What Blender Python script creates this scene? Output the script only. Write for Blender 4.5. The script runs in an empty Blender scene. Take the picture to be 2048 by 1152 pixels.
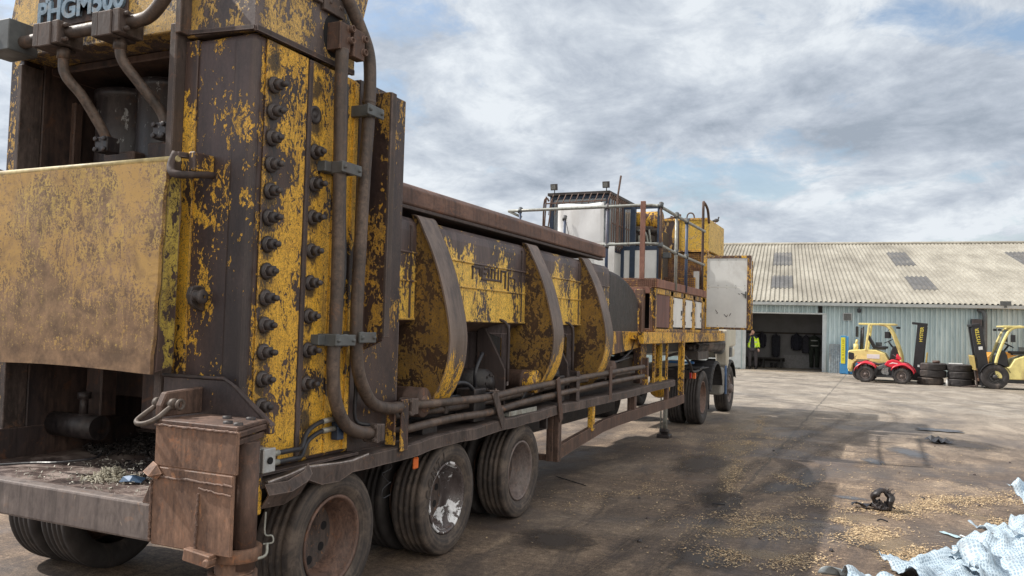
import bpy, bmesh, math, random
from mathutils import Vector, Matrix, noise
R_ = math.radians
random.seed(7)
sc = bpy.context.scene
COL = sc.collection

# ------------------------------------------------------------------ camera, world, sun, exposure
cam_d = bpy.data.cameras.new('camera'); cam = bpy.data.objects.new('camera', cam_d); COL.objects.link(cam)
cam_d.sensor_width = 36.0; cam_d.lens = 36.0*1620/2048; cam_d.clip_start = .05; cam_d.clip_end = 3000
cam.matrix_world = Matrix.Translation((0, 0, 1.7)) @ Matrix.Rotation(R_(24.6), 4, 'Z') @ Matrix.Rotation(R_(92.6), 4, 'X') @ Matrix.Rotation(R_(1.57), 4, 'Z')
sc.camera = cam

SUN = Vector((-1, -.17, 1)).normalized()
w = bpy.data.worlds.new('World'); sc.world = w; w.use_nodes = True
nt = w.node_tree; nt.nodes.clear()
def N(nt, t, **k):
    n = nt.nodes.new(t)
    for a, b in k.items(): setattr(n, a, b)
    return n
out = N(nt, 'ShaderNodeOutputWorld'); bg = N(nt, 'ShaderNodeBackground'); bg.inputs[1].default_value = .1
sky = N(nt, 'ShaderNodeTexSky', sky_type='NISHITA', sun_disc=False)
sky.sun_elevation = math.asin(SUN.z); sky.sun_rotation = math.atan2(SUN.x, SUN.y); sky.air_density = 1.2; sky.dust_density = 1.5
tc = N(nt, 'ShaderNodeTexCoord'); sep = N(nt, 'ShaderNodeSeparateXYZ'); nt.links.new(tc.outputs['Generated'], sep.inputs[0])
def math_(nt, op, a, b=None, c=None, clamp=False):
    n = N(nt, 'ShaderNodeMath', operation=op); n.use_clamp = clamp
    for i, v in enumerate((a, b, c)):
        if v is None: continue
        if isinstance(v, (int, float)): n.inputs[i].default_value = v
        else: nt.links.new(v, n.inputs[i])
    return n.outputs[0]
zz = math_(nt, 'ADD', math_(nt, 'MAXIMUM', sep.outputs[2], 0.0), .30)
cx = math_(nt, 'DIVIDE', sep.outputs[0], zz); cy = math_(nt, 'DIVIDE', sep.outputs[1], zz)
cmb = N(nt, 'ShaderNodeCombineXYZ'); nt.links.new(cx, cmb.inputs[0]); nt.links.new(cy, cmb.inputs[1])
def noi(nt, vec, scale, detail=6, rough=.6, dist=0., out='Fac'):
    n = N(nt, 'ShaderNodeTexNoise'); n.inputs['Scale'].default_value = scale; n.inputs['Detail'].default_value = detail
    n.inputs['Roughness'].default_value = rough; n.inputs['Distortion'].default_value = dist
    if vec is not None: nt.links.new(vec, n.inputs['Vector'])
    return n.outputs[out]
def mapping(nt, vec, loc=(0,0,0), scale=(1,1,1), rot=(0,0,0)):
    m = N(nt, 'ShaderNodeMapping'); m.inputs['Location'].default_value = loc; m.inputs['Scale'].default_value = scale; m.inputs['Rotation'].default_value = rot
    nt.links.new(vec, m.inputs['Vector']); return m.outputs[0]
def ramp(nt, fac, stops, interp='LINEAR'):
    r = N(nt, 'ShaderNodeValToRGB'); r.color_ramp.interpolation = interp
    e = r.color_ramp.elements
    while len(e) < len(stops): e.new(.5)
    for i, (p, c) in enumerate(stops):
        e[i].position = p; e[i].color = (c, c, c, 1) if isinstance(c, (int, float)) else tuple(c)+(1,)
    nt.links.new(fac, r.inputs[0]); return r.outputs[0]
def mixc(nt, fac, a, b, blend='MIX'):
    m = N(nt, 'ShaderNodeMix', data_type='RGBA', blend_type=blend)
    if isinstance(fac, (int, float)): m.inputs[0].default_value = fac
    else: nt.links.new(fac, m.inputs[0])
    for i, v in ((6, a), (7, b)):
        if isinstance(v, tuple): m.inputs[i].default_value = v+(1,)
        else: nt.links.new(v, m.inputs[i])
    return m.outputs[2]
v1 = mapping(nt, cmb.outputs[0], (3.1, 1.7, 0), (1, 1.0, 1), (0, 0, R_(25)))
n_shape = noi(nt, v1, 1.6, 9, .60, .35); n_grey = noi(nt, mapping(nt, cmb.outputs[0], (12, 6, 2)), 2.0, 10, .62, .25)
n_fine = noi(nt, v1, 5.5, 9, .66, .5)
cover = ramp(nt, math_(nt, 'ADD', n_shape, math_(nt, 'MULTIPLY', math_(nt, 'SUBTRACT', n_fine, .5), .35)), [(.36, .1), (.47, 1.)])
ccol = ramp(nt, math_(nt, 'ADD', math_(nt, 'MULTIPLY', n_grey, .70), math_(nt, 'MULTIPLY', n_fine, .30)),
            [(.38, (.33, .38, .45)), (.455, (.45, .50, .575)), (.52, (.58, .63, .695)), (.58, (.74, .785, .83))])
sc10 = N(nt, 'ShaderNodeVectorMath', operation='SCALE'); nt.links.new(ccol, sc10.inputs[0]); sc10.inputs[3].default_value = 5.9
skyb = N(nt, 'ShaderNodeVectorMath', operation='SCALE'); nt.links.new(sky.outputs[0], skyb.inputs[0]); skyb.inputs[3].default_value = .85
cf = math_(nt, 'MAXIMUM', cover, ramp(nt, sep.outputs[2], [(.0, .95), (.16, .3), (.3, 0.)]))
# clouds glow more near the sun, and unseen sky behind and right is brightened and warmed as added fill
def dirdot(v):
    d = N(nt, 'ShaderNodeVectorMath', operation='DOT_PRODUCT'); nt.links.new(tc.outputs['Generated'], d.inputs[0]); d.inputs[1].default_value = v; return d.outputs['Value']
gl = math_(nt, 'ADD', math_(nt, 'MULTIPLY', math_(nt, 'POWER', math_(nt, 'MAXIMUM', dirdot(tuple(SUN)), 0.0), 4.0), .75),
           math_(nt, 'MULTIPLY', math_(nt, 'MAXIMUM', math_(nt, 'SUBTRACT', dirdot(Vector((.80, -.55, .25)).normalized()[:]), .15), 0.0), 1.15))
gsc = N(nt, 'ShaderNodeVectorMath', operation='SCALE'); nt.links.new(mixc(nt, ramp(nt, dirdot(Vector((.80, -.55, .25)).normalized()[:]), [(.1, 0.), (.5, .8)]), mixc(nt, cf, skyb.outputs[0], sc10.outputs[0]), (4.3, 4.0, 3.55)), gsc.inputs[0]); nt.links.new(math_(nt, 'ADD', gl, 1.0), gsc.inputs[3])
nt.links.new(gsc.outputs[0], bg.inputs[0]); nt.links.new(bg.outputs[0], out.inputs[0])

sun_d = bpy.data.lights.new('sun', 'SUN'); sun = bpy.data.objects.new('sun', sun_d); COL.objects.link(sun)
sun_d.energy = 2.9; sun_d.angle = R_(.7); sun_d.color = (1, .94, .86); sun.rotation_euler = SUN.to_track_quat('Z', 'Y').to_euler(); sun.location = (-20, -5, 30)
sc.view_settings.view_transform = 'Standard'; sc.view_settings.look = 'None'; sc.view_settings.exposure = 0.9; sc.view_settings.gamma = 1

# ------------------------------------------------------------------ materials
def mat(name):
    m = bpy.data.materials.new(name); m.use_nodes = True; m.node_tree.nodes.clear(); nt = m.node_tree
    o = N(nt, 'ShaderNodeOutputMaterial'); b = N(nt, 'ShaderNodeBsdfPrincipled'); nt.links.new(b.outputs[0], o.inputs[0])
    return m, nt, b
def setc(nt, b, c, rough=.6, metal=0., bump=None, bs=.3, bd=.01):
    if isinstance(c, tuple): b.inputs['Base Color'].default_value = c+(1,)
    else: nt.links.new(c, b.inputs['Base Color'])
    if isinstance(rough, (int, float)): b.inputs['Roughness'].default_value = rough
    else: nt.links.new(rough, b.inputs['Roughness'])
    b.inputs['Metallic'].default_value = metal
    if bump is not None:
        bm = N(nt, 'ShaderNodeBump'); bm.inputs['Strength'].default_value = bs; bm.inputs['Distance'].default_value = bd
        nt.links.new(bump, bm.inputs['Height']); nt.links.new(bm.outputs[0], b.inputs['Normal'])
def objco(nt): return N(nt, 'ShaderNodeTexCoord').outputs['Object']

def rusty(name, c1, c2, c3=None, scale=4., rough=.72, metal=0., stretch=(1,1,.45), spots=None, edge_=True):
    m, nt, b = mat(name); co = mapping(nt, objco(nt), (1.3, 2.7, .4), stretch)
    n1 = noi(nt, co, scale, 10, .68, .4); n2 = noi(nt, co, scale*9, 8, .7); n3 = noi(nt, co, scale*.35, 5, .6)
    f = math_(nt, 'ADD', math_(nt, 'MULTIPLY', n1, .55), math_(nt, 'MULTIPLY', n2, .45))
    col = ramp(nt, f, [(.40, c1), (.49, tuple((a+d)/2 for a, d in zip(c1, c2))), (.58, c2), (.66, tuple(min(1, d*1.5) for d in c2))])
    if c3: col = mixc(nt, ramp(nt, n3, [(.45, 0.), (.62, .8)]), col, c3)
    if spots:
        s = ramp(nt, noi(nt, co, scale*6, 8, .7, .6), [(.62-spots[1], 0.), (.64-spots[1], 1.)]); col = mixc(nt, s, col, spots[0])
    run = noi(nt, mapping(nt, objco(nt), (3, 8, 1), (9, 9, .55)), 2.2, 5, .65)
    col = mixc(nt, ramp(nt, run, [(.50, 0.), (.66, .55)]), col, tuple(x*.45 for x in c1))
    orr = noi(nt, mapping(nt, objco(nt), (7, 3, 2)), scale*2.2, 8, .72, .8)
    col = mixc(nt, ramp(nt, orr, [(.57, 0.), (.68, .5 if metal == 0 else 0.)]), col, (c2[0]*1.5+.03, c2[1]*1.05+.01, c2[2]*.7))
    if edge_: col = mixc(nt, edgewear(nt, .010, n2), col, tuple(min(1, x*1.9+.03) for x in c2))
    setc(nt, b, col, ramp(nt, n2, [(.3, rough-.15), (.7, rough+.12)]), metal, math_(nt, 'ADD', n1, math_(nt, 'MULTIPLY', n2, .7)), .55, .006)
    return m

def edgewear(nt, rad, nz):
    bv = N(nt, 'ShaderNodeBevel'); bv.samples = 4; bv.inputs['Radius'].default_value = rad; ge = N(nt, 'ShaderNodeNewGeometry')
    d = N(nt, 'ShaderNodeVectorMath', operation='DOT_PRODUCT'); nt.links.new(bv.outputs[0], d.inputs[0]); nt.links.new(ge.outputs['Normal'], d.inputs[1])
    e = math_(nt, 'MULTIPLY', math_(nt, 'SUBTRACT', 1.0, d.outputs['Value']), 4.0, clamp=True)
    return ramp(nt, math_(nt, 'MULTIPLY', e, math_(nt, 'ADD', nz, .35)), [(.25, 0.), (.55, .9)])
def chipped(name, cov, under1=(.020,.014,.015), under2=(.080,.050,.042), yel=(.92,.53,.055), yel2=(.72,.40,.045), scale=9., stretch=(1,1,.6), zf=None, seed=0., streak=False, grease=None):
    """worn paint: flakes of yellow left on dark steel. cov = share that is still yellow; zf=(z0,z1,loss) less paint from z0 to z1"""
    m, nt, b = mat(name); ob = objco(nt); co = mapping(nt, ob, (seed, seed*.7, seed*.3), stretch)
    n1 = noi(nt, co, scale, 7, .62, 1.5); n0 = noi(nt, co, scale*2.6, 5, .6, .9); n2 = noi(nt, co, scale*.17, 4, .55, .3)
    f = math_(nt, 'ADD', math_(nt, 'MULTIPLY', n1, .62), math_(nt, 'MULTIPLY', n0, .38))
    f = math_(nt, 'ADD', f, math_(nt, 'MULTIPLY', math_(nt, 'SUBTRACT', n2, .5), .8))
    if zf:
        s = N(nt, 'ShaderNodeSeparateXYZ'); nt.links.new(ob, s.inputs[0])
        mr = N(nt, 'ShaderNodeMapRange'); nt.links.new(s.outputs[2], mr.inputs[0]); mr.inputs[1].default_value = zf[0]; mr.inputs[2].default_value = zf[1]; mr.inputs[3].default_value = 0; mr.inputs[4].default_value = zf[2]
        f = math_(nt, 'SUBTRACT', f, mr.outputs[0])
    th = .5 + (0.5-cov)*.26
    mk = ramp(nt, f, [(th-.006, 0.), (th+.006, 1.)])
    # scratches and cracks running through the paint, plus small islands of surviving paint
    def ridge(vec, sc_, w_, dist): return ramp(nt, math_(nt, 'ABSOLUTE', math_(nt, 'SUBTRACT', noi(nt, vec, sc_, 4, .6, dist), .5)), [(w_*.6, 0.), (w_, 1.)])
    sv = mapping(nt, ob, (seed*1.7, 3, 1), (1.2, 1.2, .7), (R_(20), R_(35), R_(10)))
    cr_ = math_(nt, 'MULTIPLY', ridge(sv, scale*1.1, .010+.012*(1-cov), 1.8), ridge(mapping(nt, ob, (3, seed, 5), (1, 1, 1), (R_(-40), R_(-30), 0)), scale*1.9, .008+.014*(1-cov), 2.2))
    isl = ramp(nt, math_(nt, 'ADD', noi(nt, co, scale*3.6, 5, .65, 1.2), math_(nt, 'MULTIPLY', f, .9)), [(1.04+(1-cov)*.10+(th-.5)*.5, 0.), (1.055+(1-cov)*.10+(th-.5)*.5, 1.)])
    mk = math_(nt, 'MAXIMUM', math_(nt, 'MULTIPLY', mk, cr_), math_(nt, 'MULTIPLY', isl, math_(nt, 'SUBTRACT', 1.0, mk)))
    fine = noi(nt, mapping(nt, ob, (seed, 0, 0), (1, 1, .12)), 40, 6, .7) if streak else noi(nt, co, 60, 6, .7)
    un = mixc(nt, ramp(nt, math_(nt, 'ADD', math_(nt, 'MULTIPLY', noi(nt, mapping(nt, ob, (seed+4, 1, 2), (1, 1, .35)), 3.3, 8, .65, .3), .7), math_(nt, 'MULTIPLY', fine, .3)), [(.38, 0.), (.6, 1.)]), under1, under2)
    ye = mixc(nt, ramp(nt, noi(nt, co, scale*.6, 6, .6), [(.35, 0.), (.68, 1.)]), yel, yel2)
    ye = mixc(nt, ramp(nt, fine, [(.58, 0.), (.78, .3)]), ye, (.2, .12, .04))
    run = noi(nt, mapping(nt, ob, (3, seed, 1), (8, 8, .5)), 2.4, 5, .65)
    ye = mixc(nt, ramp(nt, run, [(.54, 0.), (.70, .55)]), ye, (.16, .09, .03)); un = mixc(nt, ramp(nt, run, [(.5, 0.), (.66, .5)]), un, (.035, .028, .03))
    if grease:
        y0, z0, per = grease; s3 = N(nt, 'ShaderNodeSeparateXYZ'); nt.links.new(ob, s3.inputs[0])
        dz = math_(nt, 'MULTIPLY', math_(nt, 'SUBTRACT', math_(nt, 'FRACT', math_(nt, 'ADD', math_(nt, 'DIVIDE', math_(nt, 'SUBTRACT', s3.outputs[2], z0-.018), per), .5)), .5), per*.75)
        dy = math_(nt, 'SUBTRACT', s3.outputs[1], y0); rr = math_(nt, 'SQRT', math_(nt, 'ADD', math_(nt, 'MULTIPLY', dz, dz), math_(nt, 'MULTIPLY', dy, dy)))
        gm = ramp(nt, math_(nt, 'ADD', rr, math_(nt, 'MULTIPLY', math_(nt, 'SUBTRACT', n1, .5), -.16)), [(.036, .9), (.062, 0.)]); ye = mixc(nt, gm, ye, (.035, .026, .02)); un = mixc(nt, gm, un, (.022, .018, .018))
    ew = edgewear(nt, .014, noi(nt, co, scale*1.6, 5, .7)); un = mixc(nt, ew, un, tuple(min(1, x*1.55+.02) for x in under2)); mk = math_(nt, 'MULTIPLY', mk, math_(nt, 'SUBTRACT', 1.0, ew))
    edge = ramp(nt, f, [(th-.02, 0.), (th-.006, .7), (th, 0.)])
    col = mixc(nt, edge, mixc(nt, mk, un, ye), (.03, .022, .02))
    setc(nt, b, col, ramp(nt, mk, [(0., .48), (1., .44)]), 0., math_(nt, 'ADD', mk, math_(nt, 'MULTIPLY', fine, .8)), .6, .004)
    return m

def plain(name, c, rough=.5, metal=0., var=.25, scale=12., bump=.15, dirt=None):
    m, nt, b = mat(name); co = objco(nt); n = noi(nt, co, scale, 8, .65)
    c2 = tuple(x*(1-var) for x in c); col = mixc(nt, ramp(nt, n, [(.38, 0.), (.62, 1.)]), c, c2)
    if dirt:
        d = noi(nt, mapping(nt, co, (5, 5, 5), (1, 1, .3)), scale*.3, 8, .7, .5); col = mixc(nt, ramp(nt, d, [(.52, 0.), (.7, .85)]), col, dirt)
    setc(nt, b, col, ramp(nt, n, [(.3, rough-.08), (.7, min(1, rough+.12))]), metal, n, bump, .004)
    return m

M = {}
M['rust'] = rusty('brown_rust', (.045,.027,.021), (.145,.088,.066), (.08,.049,.040), 5.5)
M['rust_lid'] = rusty('lid_rust', (.065,.034,.026), (.185,.105,.078), (.09,.055,.046), 4., stretch=(1,.5,1))
M['rust_warm'] = rusty('warm_rust', (.085,.048,.034), (.235,.135,.09), (.12,.078,.062), 5., spots=((.30,.15,.08), .0))
M['steel'] = rusty('dark_steel', (.023,.017,.018), (.085,.062,.057), (.05,.037,.036), 4.5)
M['steel_l'] = rusty('worn_steel', (.034,.025,.023), (.125,.094,.083), (.062,.048,.044), 5.)
M['black'] = rusty('greasy_black', (.011,.009,.011), (.045,.036,.035), (.02,.018,.02), 5., rough=.5)
M['interior'] = rusty('greasy_interior', (.025,.02,.022), (.11,.07,.055), (.04,.032,.034), 3., rough=.6)
M['ram'] = rusty('grease_ram', (.018,.016,.02), (.06,.05,.05), (.03,.025,.027), 5., rough=.42, spots=((.34,.35,.35), .0), edge_=False)
M['pipe'] = rusty('pipe_steel', (.038,.028,.024), (.15,.108,.085), (.07,.053,.046), 5., rough=.55, stretch=(1,1,1))
M['bolt'] = rusty('bolt_steel', (.02,.018,.021), (.075,.062,.06), (.035,.03,.033), 12., rough=.5)
M['column'] = chipped('column_paint', .20, seed=2.1, scale=25, under1=(.026,.019,.021), under2=(.085,.058,.056))
M['column_e'] = chipped('column_edge_paint', .50, seed=5.3, scale=22, stretch=(1,1,.5))
M['panel'] = chipped('panel_paint', .68, seed=1.2, scale=24, grease=(3.315-7, 2.932, .1409))
M['panel2'] = chipped('panel_paint_low', .76, seed=7.2, scale=21, grease=(3.672-7, 2.65, .187))
M['corner'] = chipped('corner_paint', .08, seed=9.4, scale=20, under1=(.028,.021,.022), under2=(.085,.059,.055))
M['head'] = chipped('head_paint', .52, seed=3.7, scale=22, yel=(.78,.50,.14), yel2=(.58,.37,.10), under1=(.06,.05,.052), under2=(.17,.13,.12))
M['door'] = chipped('dark_door_paint', .28, seed=6.6, scale=20, yel=(.42,.24,.05))
M['hopper'] = chipped('hopper_paint', .80, seed=4.4, scale=17, zf=(2.02,2.32,.20), under1=(.034,.026,.029), under2=(.125,.088,.082), streak=True, yel=(1.,.66,.12), yel2=(.85,.52,.08))
M['claw'] = chipped('claw_paint', .55, seed=8.1, scale=16, yel=(.35,.20,.038), yel2=(.22,.125,.03), under1=(.028,.017,.012), under2=(.095,.053,.03), stretch=(1,1,.8))
M['band'] = chipped('band_paint', .55, seed=8.8, scale=7, zf=(1.35,1.75,.32), under1=(.08,.058,.047), under2=(.20,.148,.12), streak=True, stretch=(3,3,.5))
M['sill'] = chipped('sill_paint', .62, seed=11., scale=8, under2=(.22,.11,.07))
M['postpaint'] = chipped('post_paint', .45, seed=12., scale=12, under2=(.18,.10,.07))
M['tank'] = chipped('tank_paint', .93, seed=14., scale=5, yel=(.72,.46,.05), yel2=(.60,.37,.045))
M['meshpaint'] = chipped('mesh_paint', .5, seed=15., scale=8, yel=(.5,.27,.06), under2=(.22,.11,.07))
M['frontplate'] = None
def plate_mat():
    m, nt, b = mat('pitted_gate_paint'); ob = objco(nt)
    s = N(nt, 'ShaderNodeSeparateXYZ'); nt.links.new(ob, s.inputs[0])
    big = noi(nt, ob, 2.2, 5, .55, .6); spk = noi(nt, ob, 70, 6, .72, .8); scr = noi(nt, mapping(nt, ob, (0,0,0), (1.4,1,.5), (0,R_(25),0)), 13, 7, .65, 2.2)
    zr = N(nt, 'ShaderNodeMapRange'); nt.links.new(s.outputs[2], zr.inputs[0]); zr.inputs[1].default_value = 2.35; zr.inputs[2].default_value = 1.45; zr.inputs[3].default_value = -.02; zr.inputs[4].default_value = .055
    f = math_(nt, 'ADD', math_(nt, 'ADD', math_(nt, 'MULTIPLY', spk, .6), math_(nt, 'MULTIPLY', scr, .4)), math_(nt, 'ADD', zr.outputs[0], math_(nt, 'MULTIPLY', math_(nt, 'SUBTRACT', big, .5), .42)))
    base = ramp(nt, math_(nt, 'ADD', math_(nt, 'MULTIPLY', big, .8), math_(nt, 'MULTIPLY', zr.outputs[0], -.6)), [(.35, (.44,.27,.085)), (.55, (.54,.395,.09)), (.7, (.40,.35,.12))])
    ru = mixc(nt, ramp(nt, noi(nt, ob, 9, 8, .7), [(.38, 0.), (.62, 1.)]), (.10,.057,.036), (.27,.165,.095))
    edge = N(nt, 'ShaderNodeMapRange'); nt.links.new(s.outputs[2], edge.inputs[0]); edge.inputs[1].default_value = 1.50; edge.inputs[2].default_value = 1.46; edge.inputs[3].default_value = 0; edge.inputs[4].default_value = .3
    f2 = math_(nt, 'ADD', f, edge.outputs[0])
    blot = ramp(nt, noi(nt, mapping(nt, ob, (2,4,6)), 5.5, 7, .68, 1.2), [(.48, 0.), (.62, .55)]); mk = math_(nt, 'MAXIMUM', ramp(nt, f2, [(.465, 0.), (.525, .95)]), blot)
    col = mixc(nt, mk, base, ru)
    setc(nt, b, col, .6, 0., math_(nt, 'SUBTRACT', math_(nt, 'ADD', spk, math_(nt, 'MULTIPLY', scr, .8)), math_(nt, 'MULTIPLY', mk, .6)), .5, .0025)
    return m
M['frontplate'] = plate_mat()
M['white'] = plain('dirty_white_sheet', (.74,.75,.74), .5, var=.12, scale=3, dirt=(.34,.30,.26))
M['tarp'] = plain('white_tarp', (.78,.79,.80), .6, var=.1, scale=2, dirt=(.45,.42,.38))
M['blueframe'] = plain('navy_frame', (.025,.045,.085), .45, var=.3)
M['grey'] = plain('grey_paint', (.11,.12,.125), .5, var=.3, dirt=(.1,.08,.07))
M['galv'] = plain('galvanised_rail', (.36,.37,.34), .5, .3, var=.35, scale=20, dirt=(.17,.13,.10))
M['bluepost'] = plain('worn_blue_post', (.06,.09,.16), .5, var=.3, dirt=(.14,.10,.08))
M['rust_red'] = rusty('red_rust', (.16,.07,.05), (.28,.14,.10), (.17,.085,.065), 5.)
M['rust_panel'] = rusty('maroon_panel', (.13,.066,.06), (.19,.10,.09), (.15,.08,.072), 2.)
M['rubber'] = plain('tyre_rubber', (.042,.037,.037), .75, var=.35, scale=9, dirt=(.13,.105,.09))
M['rubber_d'] = plain('tyre_rubber_dusty', (.105,.09,.08), .8, var=.35, scale=7, dirt=(.17,.13,.10))
M['rim'] = rusty('rusty_rim', (.06,.036,.03), (.20,.12,.09), (.11,.07,.06), 7., rough=.6)
M['rim_grey'] = rusty('grey_rim', (.09,.075,.072), (.22,.18,.17), (.13,.085,.07), 7., rough=.5)
M['chrome'] = rusty('flaked_chrome_rim', (.05,.04,.04), (.12,.10,.1), None, 1.3, rough=.25, spots=((.80,.82,.86), .10))
M['hole'] = plain('black_void', (.008,.008,.01), .9, var=.1)  # solid near-black faces standing in for the shade inside holes and gaps
M['orange'] = plain('orange_marker', (.75,.16,.03), .35, var=.1)
M['red'] = plain('red_lamp', (.55,.03,.04), .3, var=.1)
M['hose'] = plain('hydraulic_hose', (.028,.028,.034), .45, var=.3, scale=30)
M['alu'] = plain('aluminium_block', (.55,.56,.56), .35, .6, var=.3, dirt=(.1,.08,.07))
M['glass'] = plain('dusty_glass', (.10,.12,.13), .12, var=.1)
M['engine'] = rusty('engine_grime', (.03,.03,.033), (.12,.10,.09), (.06,.05,.045), 6., spots=((.30,.19,.05), -.02))

def tyre_mat(name, c, dust, ax):
    m, nt, b = mat(name); ob = objco(nt); s = N(nt, 'ShaderNodeSeparateXYZ'); nt.links.new(ob, s.inputs[0])
    p, q = (s.outputs[1], s.outputs[2]) if ax == 'X' else (s.outputs[0], s.outputs[2])
    r = math_(nt, 'SQRT', math_(nt, 'ADD', math_(nt, 'MULTIPLY', p, p), math_(nt, 'MULTIPLY', q, q)))
    an = math_(nt, 'ARCTAN2', p, q); cv = N(nt, 'ShaderNodeCombineXYZ'); nt.links.new(math_(nt, 'MULTIPLY', r, 60.), cv.inputs[0]); nt.links.new(math_(nt, 'MULTIPLY', an, .8), cv.inputs[1])
    ring = noi(nt, cv.outputs[0], 1., 5, .6, .3); n = noi(nt, ob, 7, 8, .7, .5); n2 = noi(nt, ob, 45, 5, .7)
    col = mixc(nt, ramp(nt, math_(nt, 'ADD', math_(nt, 'MULTIPLY', ring, .5), math_(nt, 'MULTIPLY', n, .5)), [(.42, 0.), (.60, .85)]), c, dust)
    col = mixc(nt, ramp(nt, n, [(.5, 0.), (.68, .6)]), col, tuple(x*1.25 for x in dust)); col = mixc(nt, ramp(nt, n2, [(.55, 0.), (.7, .5)]), col, tuple(x*.4 for x in c))
    setc(nt, b, col, .8, 0., math_(nt, 'ADD', ring, math_(nt, 'MULTIPLY', n2, .5)), .5, .003); return m
M['rubber_d'] = tyre_mat('dusty_sidewall', (.038,.032,.031), (.125,.098,.08), 'X')
M['dish'] = rusty('rim_dish', (.03,.025,.025), (.10,.072,.062), (.06,.05,.048), 9., spots=((.24,.12,.06), .02), edge_=False)  # rust-specked; darker than the rim, with the recess shade put into the colour

def patch_mat(name, c1, c2, mx=.85):
    m, nt, b = mat(name); ob = objco(nt); s = N(nt, 'ShaderNodeSeparateXYZ'); nt.links.new(ob, s.inputs[0])
    d = math_(nt, 'SQRT', math_(nt, 'ADD', math_(nt, 'MULTIPLY', s.outputs[0], s.outputs[0]), math_(nt, 'MULTIPLY', s.outputs[1], s.outputs[1])))
    n = noi(nt, ob, 2.2, 8, .72, .5); n2 = noi(nt, ob, 34, 6, .75)
    f = math_(nt, 'SUBTRACT', math_(nt, 'ADD', math_(nt, 'MULTIPLY', n, 1.5), math_(nt, 'MULTIPLY', n2, .5)), d)
    b.inputs['Alpha'].default_value = 1; nt.links.new(ramp(nt, f, [(.05, 0.), (.70, mx)]), b.inputs['Alpha'])
    setc(nt, b, ramp(nt, n2, [(.4, c1), (.62, c2)]), .5, 0., n2, .6, .004); return m
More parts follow.
